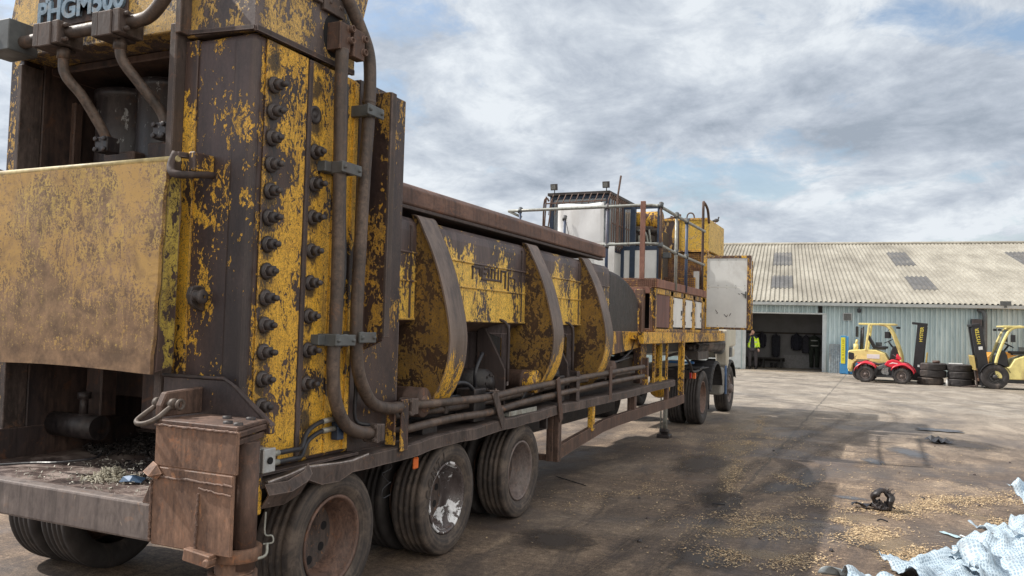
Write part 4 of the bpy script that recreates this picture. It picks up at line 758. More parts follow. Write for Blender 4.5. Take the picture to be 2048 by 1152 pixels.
# raised lettering on the hopper side (worn, only its bars survive)
k = MB()
def L(y, z, w, h): k.box(-3.099, -3.084, y, y+w, z, z+h)
z0 = 2.06
for y, z, w_, h in ((5.95,2.165,.13,.018),(5.95,2.07,.02,.11),(6.09,2.10,.018,.075),(6.13,2.075,.36,.018),(6.13,2.09,.02,.09),(6.17,2.165,.06,.018),(6.17,2.125,.05,.016),(6.25,2.09,.02,.09),(6.31,2.09,.02,.09),(6.37,2.09,.02,.09),(6.31,2.165,.08,.016),(6.44,2.09,.02,.09),(6.50,2.07,.02,.11),(6.50,2.165,.11,.018),(6.59,2.02,.02,.16),(6.66,1.985,.02,.19),(6.66,1.985,.16,.018),(6.80,1.985,.02,.15),(6.70,2.12,.10,.016)): L(y, z, w_, h)
k.build('raised_lettering', M['steel'], hp, bevel=.003)
# lid
lp = [(-4.80, 2.56), (-4.80, 2.69), (-3.28, 2.725), (-3.20, 2.72), (-3.155, 2.70), (-3.12, 2.67), (-3.115, 2.555), (-3.13, 2.545), (-3.30, 2.54)]
k = MB(); k.strip([[(x, y, z+.012*(y-4.6)/5) for x, z in lp] for y in (4.6, 6.2, 7.9, 9.56)], True); k.poly([(x, 9.56, z+.012) for x, z in lp]); k.poly([(x, 4.6, z) for x, z in lp]); k.build('hopper_lid', M['rust_lid'], SR, bevel=.006)
B('lid_edge', M['steel'], (-3.19, -3.125, 4.6, 9.5, 2.52, 2.545), bevel=.004)
B('hopper_core', M['black'], (-4.8, -3.4, 4.66, 9.6, 2.3, 2.5), bevel=0)
# claws
def claw(Y0, wd, px):
    C = [(-3.13, 2.485), (-3.08, 2.47), (-3.02, 2.36), (-2.95, 2.22), (-2.88, 2.04), (-2.82, 1.83), (-2.785, 1.66), (-2.78, 1.53), (-2.80, 1.38), (-2.86, 1.23), (-2.93, 1.12)]
    S = []
    for i in range(len(C)-1):
        for q in range(3):
            t = q/3; a = C[i-1] if i else C[0]; b, c = C[i], C[i+1]; d = C[i+2] if i+2 < len(C) else C[-1]
            S.append(tuple(.5*((2*b[e])+(c[e]-a[e])*t+(2*a[e]-5*b[e]+4*c[e]-d[e])*t*t+(3*b[e]-a[e]-3*c[e]+d[e])*t**3) for e in (0, 1)))
    S.append(C[-1])
    k = MB(); inner = [(-3.02, 1.04), (-3.12, 1.03), (-3.2, 1.08), (-3.34, 1.3), (-3.34, 1.6), (-3.10, 1.74), (-3.10, 2.40)]
    k.prism([(x-.012, z) for x, z in S]+inner, 'Y', Y0+.012, Y0+wd-.012); cl = k.build('clamp_arm', M['claw'], SR)
    k = MB(); rows = [[(x, Y0, z), (x, Y0+wd, z), (x-.014, Y0+wd, z-.002), (x-.014, Y0, z-.002)] for x, z in S]; k.strip(rows, True); k.build('arm_band', M['band'], cl)
    k = MB(); k.tube([(x-.004, Y0+wd+.004, z) for x, z in S], .006, 6); k.build('band_edge', M['steel'], cl)
    # pivot and vertical web with opening
    k = MB(); k.lathe([(.0, .03), (.05, .03), (.055, .0), (.10, .0), (.105, -.03), (.12, -.03), (.12, -.3)], (-3.10, Y0-.70, 1.19), 'X', 26)
    for q in range(8): a = q*math.pi/4; k.cyl((-3.10, Y0-.70+.075*math.cos(a), 1.19+.075*math.sin(a)), (-3.085, Y0-.70+.075*math.cos(a), 1.19+.075*math.sin(a)), .012, n=6)
    k.build('arm_pivot', M['black'], cl)
    k = MB(); k.prism([(-3.02, 1.30), (-3.10, 1.45), (-3.22, 1.66), (-3.30, 1.66), (-3.30, .98), (-3.02, .98)], 'Y', Y0-.56, Y0-.53); k.build('pivot_bracket', M['steel'], cl, bevel=.004)
    return cl
for Y0 in (5.05, 7.05, 8.62): claw(Y0, .25, 0)
M['web'] = rusty('web_steel', (.075,.06,.063), (.20,.165,.165), (.13,.105,.108), 5.)
def web(Y0):
    k = MB(); o = [(-3.05, .95), (-3.05, 1.60), (-3.02, 1.68), (-3.85, 1.68), (-3.85, .95)]
    # plate as frame pieces around a trapezoid opening
    for pts in ([(-3.02, 1.62), (-3.02, 1.70), (-3.85, 1.70), (-3.85, 1.62)], [(-3.02, 1.25), (-3.02, 1.62), (-3.09, 1.62), (-3.09, 1.25)], [(-3.09, 1.62), (-3.09, 1.58), (-3.22, 1.62)], [(-3.30, 1.62), (-3.24, 1.50), (-3.18, 1.38), (-3.09, 1.30), (-3.02, 1.25), (-3.02, 1.16), (-3.2, 1.14), (-3.4, 1.2), (-3.6, 1.35), (-3.85, 1.45), (-3.85, 1.62)]):
        k.prism(pts, 'Y', Y0, Y0+.03)
    w_ = k.build('web_plate', M['web'], SR, bevel=.004)
    k = MB(); k.tube([(-3.3, Y0-.05, 1.74), (-3.1, Y0-.03, 1.74), (-3.03, Y0-.02, 1.70), (-3.01, Y0-.02, 1.6), (-3.01, Y0-.02, 1.2)], .014, 8, 3); k.build('brake_pipe', M['steel'], w_)
for Y0 in (4.72, 6.55, 8.2): web(Y0)
def ram_(Y, z, r=.092):
    k = MB(); k.lathe([(.0, 0), (r*.92, 0), (r, -.008), (r, -.11), (r*1.03, -.115), (r*1.03, -.13), (r, -.135), (r, -.75)], (-2.905, Y, z), 'X', 30, False); k.build('arm_cylinder', M['rust'], SR)
ram_(4.93, 1.14, .105); ram_(6.95, 1.18, .105); ram_(9.33, 1.20, .105)
k = MB(); k.lathe([(.0, 0.004), (.06, .004), (.062, 0)], (-2.905, 4.94, 1.13), 'X', 24); k.build('end_cap', M['postpaint'], SR)
k = MB(); k.lathe([(.0, .004), (.104, .004), (.1065, -.002), (.1065, -.10)], (-2.905, 6.95, 1.18), 'X', 28); k.build('end_cap', M['postpaint'], SR)
# end hood and tapered skirt
k = MB(); k.prism([(9.675, 1.60), (9.675, 2.42), (9.9, 2.41), (10.2, 2.38), (10.45, 2.335), (10.7, 2.265), (10.9, 2.18), (11.05, 2.08), (11.15, 1.97), (11.21, 1.84), (11.225, 1.60)], 'X', -4.8, -3.10); k.build('end_hood', M['black'], SR, bevel=.05, seg=3)
B('hood_edge', M['sill'], (-3.16, -3.09, 11.0, 11.225, 1.6, 1.98), bevel=.01)
k = MB(); k.prism([(8.9, 1.35), (9.4, 1.33), (11.25, 1.44), (11.25, 1.655), (8.9, 1.655)], 'X', -3.13, -3.095); k.build('end_skirt', M['sill'], SR, bevel=.004)
# pipes along the deck
def run(pts, r, m=None):
    k = MB(); k.tube(pts, r, 14, 4); return k.build('pipe_run', m or M['pipe'], SR)
a = run([(-2.87, 4.74, 1.14), (-2.87, 5.3, 1.125), (-2.87, 5.9, 1.115), (-2.87, 6.5, 1.135), (-2.87, 7.2, 1.15), (-2.88, 8.6, 1.17), (-2.88, 10.55, 1.19)], .030); fl_(-2.87, 4.63, 1.14, a)
run([(-2.88, 4.62, .985), (-2.88, 5.3, 1.0), (-2.88, 5.9, .99), (-2.88, 6.6, 1.02), (-2.88, 7.3, 1.035), (-2.88, 9, 1.06), (-2.88, 10.55, 1.07)], .029)
run([(-3.0, 4.6, 1.06), (-3.0, 6, 1.05), (-3.0, 8, 1.10), (-3.0, 10.5, 1.12)], .024); run([(-3.02, 4.6, .96), (-3.0, 6, .96), (-3.0, 8, .99), (-3.02, 10.5, 1.02)], .022); run([(-3.08, 5.2, 1.13), (-3.06, 6.5, 1.10), (-3.06, 7.4, 1.14), (-3.1, 10.4, 1.16)], .018, M['hose'])
B('pipe_flange', M['steel_l'], (-3.04, -2.97, 5.35, 5.40, 1.02, 1.10), (-3.04, -2.97, 7.0, 7.06, 1.05, 1.14), (-3.05, -2.97, 9.2, 9.26, 1.08, 1.17))
for b_ in ((-3.1, -2.93, 5.75, 5.95, .92, 1.18), (-3.1, -2.93, 7.62, 7.75, .94, 1.2), (-3.05, -2.95, 5.0, 5.2, .9, 1.0)): B('mount_block', M['black'], b_)
k = MB(); k.bar((-2.835, 4.56, .86), (-2.835, 4.56, 1.195), .014, .085, (0, 1, 0)); k.bar((-2.90, 4.50, .9), (-2.90, 4.50, 1.10), .07, .02, (0, 1, 0)); k.build('pipe_bracket', M['postpaint'], SR, bevel=.003)
k = MB(); k.bar((-2.835, 6.10, .87), (-2.835, 5.90, 1.16), .014, .085, (0, 1, 0)); k.bar((-2.90, 5.96, 1.16), (-2.83, 5.90, 1.165), .085, .012); k.build('pipe_bracket', M['steel_l'], SR, bevel=.003)
k = MB(); k.bar((-2.832, 7.42, .78), (-2.832, 7.30, 1.20), .014, .085, (0, 1, 0)); k.build('pipe_bracket', M['rust'], SR, bevel=.003)
k = MB(); k.bar((-2.90, 7.95, .93), (-2.90, 7.95, 1.24), .10, .012, (0, 1, 0)); k.bar((-2.86, 7.95, .93), (-2.86, 7.95, 1.235), .012, .09, (0, 1, 0)); k.build('pipe_bracket', M['steel'], SR, bevel=.003)
k = MB(); k.bar((-2.845, 9.02, .87), (-2.845, 9.02, 1.25), .012, .09, (0, 1, 0)); k.build('pipe_bracket', M['rust'], SR, bevel=.003)
k = MB(); k.box(-2.93, -2.86, 6.25, 6.85, .925, .945); k.box(-2.862, -2.855, 6.25, 6.85, .925, .965); k.build('loose_angle', M['galv'], SR, bevel=.002)
for pts in ([(-3.0, 5.2, 1.2), (-2.95, 5.6, 1.24), (-2.97, 5.9, 1.1)], [(-3.0, 6.8, 1.0), (-2.95, 6.9, 1.15), (-2.96, 7.15, 1.24), (-2.97, 7.35, 1.2)], [(-3.15, 9.6, 1.22), (-3.1, 10, 1.26), (-3.1, 10.6, 1.3)], [(-3.1, 6.1, 1.1), (-3.06, 6.0, 1.3), (-3.1, 6.2, 1.45)], [(-3.15, 10.3, 1.25), (-3.1, 10.7, 1.4), (-3.12, 10.9, 1.6)]):
    k = MB(); k.tube(pts, .016, 8, 5); k.build('loose_hose', M['hose'], SR)
# lower side rail
k = MB(); Pn = [(7.42, .52), (7.9, .555), (8.4, .59), (8.9, .635), (9.4, .655), (10.2, .66), (11., .665), (11.8, .66), (12.4, .655), (12.95, .665)]
rows = []
for y, z in Pn: xx = -2.86+.03*math.sin(y*1.3)*(y < 10); rows.append([(xx-.05, y, z), (xx, y, z), (xx, y, z-.125), (xx-.05, y, z-.125)])
k.strip(rows); rl = k.build('side_guard_rail', M['rust'], SR, solid=.008)
B('rail_post', M['rust'], (-2.90, -2.84, 7.38, 7.46, .385, .90), (-2.97, -2.90, 7.38, 7.40, .385, .90))
B('rail_post', M['postpaint'], (-2.93, -2.87, 8.48, 8.56, .56, .90)); B('rail_post', M['rust'], (-2.92, -2.86, 10.1, 10.19, .60, .9), (-2.96, -2.92, 10.1, 10.11, .60, .9)); B('rail_post', M['rust'], (-2.92, -2.86, 11.85, 11.93, .60, .9))
B('rail_post', M['postpaint'], (-2.90, -2.86, 12.88, 12.93, .55, 1.52), (-2.96, -2.90, 12.90, 12.915, .55, 1.52)); B('cross_member', M['rust'], (-3.6, -2.9, 7.40, 7.46, .385, .44), bevel=.003)
k = MB(); k.box(-2.97, -2.90, 7.2, 7.24, .72, .86); k.build('hook', M['black'], SR)
B('platform_pillar', M['postpaint'], (-3.16, -3.05, 11.05, 11.2, .93, 2.25), (-3.01, -2.97, 11.28, 11.32, 1.66, 2.28)); B('platform_pillar', M['rust_red'], (-3.30, -3.22, 11.1, 11.2, 1.5, 2.25)); B('platform_pillar', M['postpaint'], (-2.98, -2.90, 10.85, 10.90, .9, 1.3))
for y, x, m_ in ((11.35, -2.95, 'postpaint'), (11.75, -2.95, 'tank'), (12.15, -2.96, 'postpaint')): B('guard_post', M[m_], (x-.02, x+.015, y, y+.03, .92, 1.52), bevel=0)
B('gearbox_leg', M['postpaint'], (-3.3, -3.15, 11.5, 11.7, .95, 1.5), (-3.2, -3.08, 12.2, 12.35, .7, 1.45))
# landing leg
k = MB(); k.cyl((-3.09, 12.66, .08), (-3.09, 12.66, .75), .035, n=14); k.cyl((-3.16, 12.66, .10), (-3.16, 12.66, .72), .012, n=8); ll = k.build('landing_leg', M['galv'], SR)
k = MB(); k.box(-3.2, -3.0, 12.56, 12.76, .0, .055); k.box(-3.15, -3.03, 12.6, 12.72, .055, .12); k.cyl((-3.16, 12.6, .11), (-3.02, 12.6, .11), .035, n=10); k.build('landing_foot', M['black'], ll, bevel=.01)
k = MB(); k.lathe([(.0, .16), (.13, .14), (.17, .0), (.13, -.14), (.0, -.16)], (-3.08, 12.2, .82), 'Y', 16); k.build('gear_housing', M['sill'], SR)
# front deck sill
B('deck_sill', M['sill'], (-2.99, -2.90, 10.62, 16.75, 1.49, 1.652), (-4.9, -3.0, 10.62, 16.75, 1.55, 1.645), bevel=.006)
# cabinet under platform
cb = B('engine_cabinet', M['postpaint'], (-4.8, -2.93, 11.3, 16.7, 1.653, 1.70), (-2.985, -2.925, 11.3, 11.36, 1.70, 2.28), (-2.985, -2.925, 12.2, 12.38, 1.70, 2.28), (-2.985, -2.925, 13.08, 13.22, 1.70, 2.28), (-2.985, -2.925, 13.82, 13.98, 1.70, 2.28), (-2.985, -2.925, 14.6, 14.8, 1.70, 2.28), (-2.985, -2.925, 11.36, 14.8, 2.20, 2.285), bevel=.006)
B('cabinet_core', M['black'], (-4.8, -3.35, 11.9, 16.6, 1.7, 2.28), (-3.35, -2.99, 12.1, 16.6, 1.7, 2.28), parent=cb, bevel=0)
B('cabinet_panel', M['rust_panel'], (-2.975, -2.94, 11.361, 12.2, 1.72, 2.2), parent=cb, bevel=.002)
for y0, y1 in ((12.38, 13.08), (13.22, 13.82), (13.98, 14.6)): B('cabinet_panel', M['white'], (-2.975, -2.942, y0, y1, 1.73, 2.19), parent=cb, bevel=.002)
for y_ in (13.0, 13.75, 14.52):
    k = MB(); k.box(-2.942, -2.925, y_-.035, y_-.01, 1.92, 2.0); k.cyl((-2.942, y_-.02, 1.86), (-2.93, y_-.02, 1.86), .012, n=8); k.build('panel_latch', M['grey'], cb)
for y_ in (12.36, 13.2, 13.96):
    for z_ in (1.8, 2.12): k = MB(); k.cyl((-2.925, y_, z_-.03), (-2.925, y_, z_+.03), .012, n=8); k.build('panel_hinge', M['rust'], cb)
# platform
pf = B('platform_frame', M['rust_red'], (-2.99, -2.90, 11.3, 14.8, 2.287, 2.41), (-4.9, -2.99, 11.28, 11.34, 2.20, 2.287), bevel=.005)
B('platform_deck', M['steel'], (-4.9, -2.99, 11.35, 14.8, 2.37, 2.395), parent=pf, bevel=0)
def meshguard(name, m_, p0, ux, uz, w_, h, step, t=.008, par=None):
    k = MB(); p0, ux, uz = Vector(p0), Vector(ux), Vector(uz); n = ux.cross(uz); i = 0
    a = 0
    while a <= w_+1e-6: k.obox(p0+ux*a+uz*h/2, ux, uz, n, t/2, h/2, t/2); a += step
    a = 0
    while a <= h+1e-6: k.obox(p0+ux*w_/2+uz*a+n*t*.6, ux, uz, n, w_/2, t/2, t/2); a += step
    return k.build(name, m_, par or SR)
meshguard('mesh_guard', M['meshpaint'], (-4.7, 11.29, 2.295), (1,0,0), (0,0,1), 1.78, .12, .03, .009, pf)
B('mesh_backing', M['rust_red'], (-4.7, -2.92, 11.32, 11.33, 2.29, 2.41), parent=pf, bevel=0)
# railings
k = MB(); k.tube([(-5.27, 11.3, 3.455), (-3.7, 11.3, 3.465), (-3.2, 11.3, 3.47), (-2.96, 11.32, 3.46), (-2.90, 11.42, 3.45), (-2.90, 12.5, 3.45), (-2.90, 14.55, 3.46)], .024, 10, 4); rr = k.build('handrail', M['galv'], SR)
k = MB(); k.tube([(-4.0, 11.3, 2.90), (-3.2, 11.3, 2.915), (-2.96, 11.32, 2.91), (-2.90, 11.42, 2.90), (-2.90, 12.5, 2.87), (-2.90, 14.55, 2.86)], .022, 10, 4); k.build('knee_rail', M['galv'], SR)
k = MB(); k.tube([(-5.27, 11.3, 3.455), (-5.06, 11.34, 3.36)], .02, 8); k.build('rail_brace', M['galv'], SR)
for x, y, z0, z1, r_, m_ in ((-3.67, 11.3, 2.3, 3.50, .024, 'bluepost'), (-2.88, 11.32, 2.42, 3.50, .022, 'rust'), (-2.90, 12.38, 2.30, 3.49, .024, 'galv'), (-2.90, 13.1, 2.30, 3.48, .024, 'bluepost'), (-5.07, 11.3, 2.4, 3.5, .02, 'bluepost'), (-4.72, 12.3, 2.4, 3.5, .024, 'bluepost')):
    k = MB(); k.cyl((x, y, z0), (x, y, z1), r_, n=10); p_ = k.build('rail_post', M[m_], SR)
    for z in (3.46, 2.89):
        k = MB(); k.cyl((x, y-.02, z-.035), (x, y+.02, z+.035), .036, n=8); k.build('clamp_fitting', M['grey'], p_)
B('square_post', M['rust_red'], (-3.155, -3.085, 11.23, 11.27, 2.40, 3.52), bevel=.004)
k = MB(); k.tube([(-2.92, 14.5, 2.3), (-2.92, 14.5, 3.85), (-2.92, 14.53, 3.95), (-2.92, 14.62, 3.98), (-2.95, 15.0, 3.95), (-2.96, 15.15, 3.88), (-2.96, 15.25, 3.70)], .024, 10, 4); k.build('grab_hoop', M['rust'], SR)
# operator cab
cm = plain('cab_frame', (.055,.045,.042), .6, var=.3)
cbn = sub('operator_cab', SR, (0, 0, 0)); CX0, CX1, CY0, CY1, CZ0, CZ1 = -5.27, -4.20, 13.0, 14.7, 2.40, 3.95
def CB(name, m, *bxs, bevel=.004):
    k = MB()
    for b in bxs: k.box(*b)
    return k.build(name, m, cbn, bevel=bevel)
CB('cab_roof', cm, (CX0-.03, CX1+.03, CY0-.05, CY1, CZ1, CZ1+.05))
CB('cab_frame', M['blueframe'], (CX0, CX0+.07, CY0, CY0+.06, CZ0, CZ1), (CX1-.05, CX1, CY0, CY0+.06, CZ0, CZ1), (CX1-.06, CX1, CY1-.1, CY1, CZ0, CZ1), (CX0, CX1, CY0+.001, CY0+.05, CZ1-.06, CZ1), (CX1-.05, CX1-.002, CY0, CY1, 3.0, 3.06)); CB('cab_post', M['blueframe'], (CX0, CX0+.06, CY1-.08, CY1, CZ0, CZ1))
CB('cab_panel', M['white'], (CX0+.07, CX1-.05, CY0+.01, CY0+.04, CZ0, 3.02), (CX1-.04, CX1-.01, CY0+.06, CY1-.1, CZ0, 3.0), bevel=0)
CB('cab_window', plain('cab_glass', (.30,.33,.35), .15, var=.15, scale=3), (CX1-.035, CX1-.02, CY0+.06, CY1-.1, 3.06, CZ1-.06), (CX0+.07, CX1-.05, CY0+.02, CY0+.03, 3.02, CZ1-.06), bevel=0)
k = MB()
for i in range(10): x = CX0+.10+i*.115; k.tube([(x-.01, CY0-.06, CZ1+.01), (x-.03, CY0-.14, CZ1-.12), (x-.06, CY0-.15, 3.60)], .009, 6)
k.bar((CX0, CY0-.15, 3.80), (CX1, CY0-.15, 3.82), .02, .02)
for i in range(9): y = CY0-.04+i*.125; k.tube([(CX1+.02, y, CZ1), (CX1+.07, y, CZ1-.10), (CX1+.07, y, 3.1), (CX1+.02, y, 3.02)], .011, 6)
k.bar((CX1+.07, CY0-.04, 3.1), (CX1+.07, CY0+1.0, 3.1), .02, .02); k.bar((CX1+.07, CY0-.04, 3.45), (CX1+.07, CY0+1.0, 3.45), .02, .02)
k.bar((CX0-.03, CY0-.1, 3.93), (CX0-.06, CY0-.12, 3.0), .03, .02); k.bar((CX0+.10, CY0-.12, 3.93), (CX0-.02, CY0-.14, 3.0), .02, .02); k.bar((CX0+.32, CY0-.12, 3.82), (CX0+.16, CY0-.14, 3.0), .02, .02)
k.build('window_cage', M['rust'], cbn)
k = MB(); g_ = []
for j in range(11):
    z = 3.77-(3.77-3.05)*j/10; g_.append([(-5.04+.82*i/12, CY0-.19+.004*math.sin(i*.9+j*.5)+.012*noise.noise(Vector((i*.25, j*.25, 0))), z+.01*math.sin(i*.7)) for i in range(13)])
k.strip(g_); k.build('tarpaulin', M['tarp'], cbn, solid=.004, smooth=True)
k = MB(); k.bar((-4.9, CY0-.22, 3.55), (-4.76, CY0-.22, 3.0), .012, .008); k.build('wiper', M['black'], cbn)
for x in (CX0+.09, CX1-.04):
    k = MB(); k.obox((x, CY0-.05, CZ1+.15), Vector((1,0,0)), Vector((0,1,.2)).normalized(), Vector((0,-.2,1)).normalized(), .055, .035, .055); k.cyl((x, CY0-.02, CZ1+.04), (x, CY0-.02, CZ1+.1), .01, n=6); wl = k.build('work_light', M['black'], cbn, bevel=.006)
    k = MB(); k.obox((x, CY0-.088, CZ1+.142), Vector((1,0,0)), Vector((0,1,.2)).normalized(), Vector((0,-.2,1)).normalized(), .04, .003, .04); k.build('lens', plain('lamp_lens', (.25,.26,.25), .2), wl)
k = MB(); k.tube([(-3.52, 11.34, 2.9), (-3.54, 11.36, 3.6), (-3.50, 11.38, 3.93)], .016, 6); k.build('whip_post', M['rust'], SR)
k = MB(); k.tube([(CX0-.22, CY0-.1, 3.3), (CX0-.25, CY0-.1, 3.38), (CX0-.1, CY0-.1, 3.4), (CX0, CY0-.1, 3.4), (CX0+.08, CY0-.1, 3.33), (CX0+.11, CY0-.1, 3.1)], .02, 8, 3); k.tube([(CX0-.08, CY0-.1, 3.1), (CX0-.07, CY0-.1, 3.8), (CX0-.02, CY0-.1, 3.9), (CX0+.02, CY0-.1, 3.85)], .016, 8, 3); k.build('grab_rail', M['rust'], cbn)
# opened cab door
dn = sub('cab_door', SR)
k = MB(); Y = 13.6
for b in ((-4.16, -4.10, 2.4, 3.82), (-4.0, -3.905, 2.4, 3.82), (-3.52, -3.455, 2.4, 3.82)): k.box(b[0], b[1], Y, Y+.05, b[2], b[3])
k.box(-4.10, -4.0, Y+.005, Y+.045, 3.77, 3.815); k.box(-3.905, -3.52, Y+.005, Y+.045, 3.77, 3.815); k.box(-4.10, -4.0, Y+.005, Y+.045, 3.05, 3.12); k.box(-3.905, -3.52, Y+.005, Y+.045, 3.05, 3.12)
k.build('door_frame', M['blueframe'], dn, bevel=.004)
B('door_panel', M['white'], (-4.10, -4.0, Y+.015, Y+.035, 2.42, 3.05), (-3.905, -3.52, Y+.015, Y+.035, 2.42, 3.05), parent=dn, bevel=0)
B('side_board', M['white'], (-4.30, -3.96, 12.6, 12.62, 2.4, 3.08), bevel=.002)
# engine
k = MB(); k.box(-4.6, -3.72, 14.8, 15.25, 2.4, 3.52); k.box(-4.5, -4.05, 14.6, 14.8, 2.5, 3.3); k.cyl((-4.2, 14.55, 3.3), (-4.2, 14.9, 3.3), .16); k.cyl((-4.45, 14.6, 3.45), (-3.75, 14.6, 3.5), .05); k.box(-4.35, -3.85, 14.5, 14.7, 3.5, 3.58)
for i in range(9):
    rnd = random.Random(i); x, z = -4.5+.085*i, 2.6+rnd.random()*.9; k.box(x, x+.06+.08*rnd.random(), 14.5, 14.8, z, z+.05+.12*rnd.random())
en = k.build('engine_block', M['engine'], SR, bevel=.01)
k = MB(); k.tube([(-4.02, 14.5, 2.9), (-3.9, 14.4, 3.2), (-3.95, 14.42, 3.45), (-4.1, 14.45, 3.5)], .02, 8, 4); k.tube([(-4.0, 14.5, 2.7), (-3.84, 14.4, 3.1), (-3.88, 14.42, 3.5)], .02, 8, 4); k.build('coolant_hose', M['galv'], en)
k = MB(); k.cyl((-4.04, 14.45, 3.22), (-4.04, 14.45, 3.40), .05, n=14); k.build('filter', plain('pale_filter', (.4,.4,.34), .4), en)
k = MB(); k.cyl((-4.25, 14.8, 3.72), (-3.74, 14.8, 3.72), .17, n=24); k.build('air_cleaner', M['sill'], SR)
B('engine_post', M['sill'], (-3.72, -3.64, 14.4, 14.48, 2.4, 3.68), bevel=.004); B('junction_box', M['grey'], (-3.62, -3.48, 14.4, 14.5, 2.98, 3.08))
# tank housing
tk = B('fuel_tank', M['tank'], (-4.0, -2.99, 15.40, 17.0, 3.20, 3.81), bevel=.01)
k = MB(); k.box(-4.02, -2.98, 15.385, 15.41, 3.18, 3.205); k.box(-4.02, -3.0, 15.385, 15.42, 3.79, 3.825); k.build('tank_flange', M['sill'], tk)
B('soot_band', chipped('sooty_paint', .45, seed=31., scale=6, yel=(.5,.3,.05), stretch=(1,1,.3)), (-4.0, -3.55, 15.392, 15.399, 3.21, 3.78), parent=tk, bevel=0)
k = MB()
for x, h in ((-3.78, .10), (-3.70, .07), (-3.5, .05), (-3.3, .045), (-3.62, .13)): k.box(x, x+.04, 15.6, 15.66, 3.81, 3.81+h)
k.cyl((-3.9, 15.5, 3.82), (-3.6, 15.6, 3.9), .02); k.tube([(-3.42, 15.42, 3.80), (-3.40, 15.42, 3.9), (-3.34, 15.42, 3.93), (-3.28, 15.42, 3.88), (-3.27, 15.42, 3.7)], .014, 6, 3); k.build('tank_fitting', M['rust'], tk)
B('engine_housing', M['postpaint'], (-4.0, -3.05, 15.5, 16.9, 2.3, 3.195), (-3.1, -3.0, 15.40, 15.5, 2.3, 3.195), (-3.06, -3.0, 15.5, 16.9, 3.0, 3.1))
meshguard('mesh_guard', M['meshpaint'], (-3.92, 15.44, 2.72), (1,0,0), (0,0,1), .84, .42, .035, .012); meshguard('mesh_guard', M['meshpaint'], (-3.8, 14.95, 2.38), (1,0,0), (0,0,1), .66, .28, .035, .012)
B('mesh_backing', M['meshpaint'], (-3.92, -3.08, 15.46, 15.48, 2.6, 3.16), bevel=0); B('mesh_backing', M['sill'], (-3.8, -3.14, 14.97, 14.99, 2.36, 2.66), bevel=0); B('guard_board', M['white'], (-3.18, -3.08, 15.0, 15.02, 2.42, 2.78), bevel=0)
# opened side door
dr = B('cabinet_door', M['postpaint'], (-3.04, -2.965, 15.15, 15.20, 1.72, 3.08), (-2.24, -2.17, 15.15, 15.20, 1.72, 3.08), (-2.965, -2.24, 15.152, 15.198, 1.72, 1.76), (-2.965, -2.24, 15.152, 15.198, 3.03, 3.08), (-2.16, -2.14, 15.17, 15.19, 1.74, 2.98), bevel=.004)
B('door_skin', M['white'], (-2.965, -2.24, 15.16, 15.185, 1.76, 2.495), (-2.965, -2.24, 15.16, 15.186, 2.50, 3.03), parent=dr, bevel=.001)
k = MB()
for p, q in (((-2.80, 2.08), (-2.76, 2.02)), ((-2.76, 2.02), (-2.78, 2.01)), ((-2.64, 2.0), (-2.60, 1.95)), ((-2.60, 1.95), (-2.58, 1.99)), ((-2.55, 1.97), (-2.52, 2.02)), ((-2.40, 2.38), (-2.36, 2.37)), ((-2.34, 2.39), (-2.30, 2.36))): k.bar((p[0], 15.158, p[1]), (q[0], 15.158, q[1]), .004, .010)
k.build('scuff_mark', M['black'], dr)
for z_ in (1.9, 2.4, 2.9): k = MB(); k.cyl((-3.05, 15.14, z_-.05), (-3.05, 15.14, z_+.05), .02, n=10); k.build('door_hinge', M['rust'], dr)
k = MB(); k.box(-2.27, -2.25, 15.135, 15.16, 2.3, 2.42); k.box(-2.30, -2.25, 15.12, 15.135, 2.35, 2.37); k.build('door_latch', M['grey'], dr)
k = MB()
for x_ in (-2.93, -2.76, -2.6, -2.44, -2.28):
    for z_ in (1.79, 2.47, 2.53, 3.0): k.cyl((x_, 15.157, z_), (x_, 15.161, z_), .006, n=6)
k.build('rivets', M['grey'], dr)
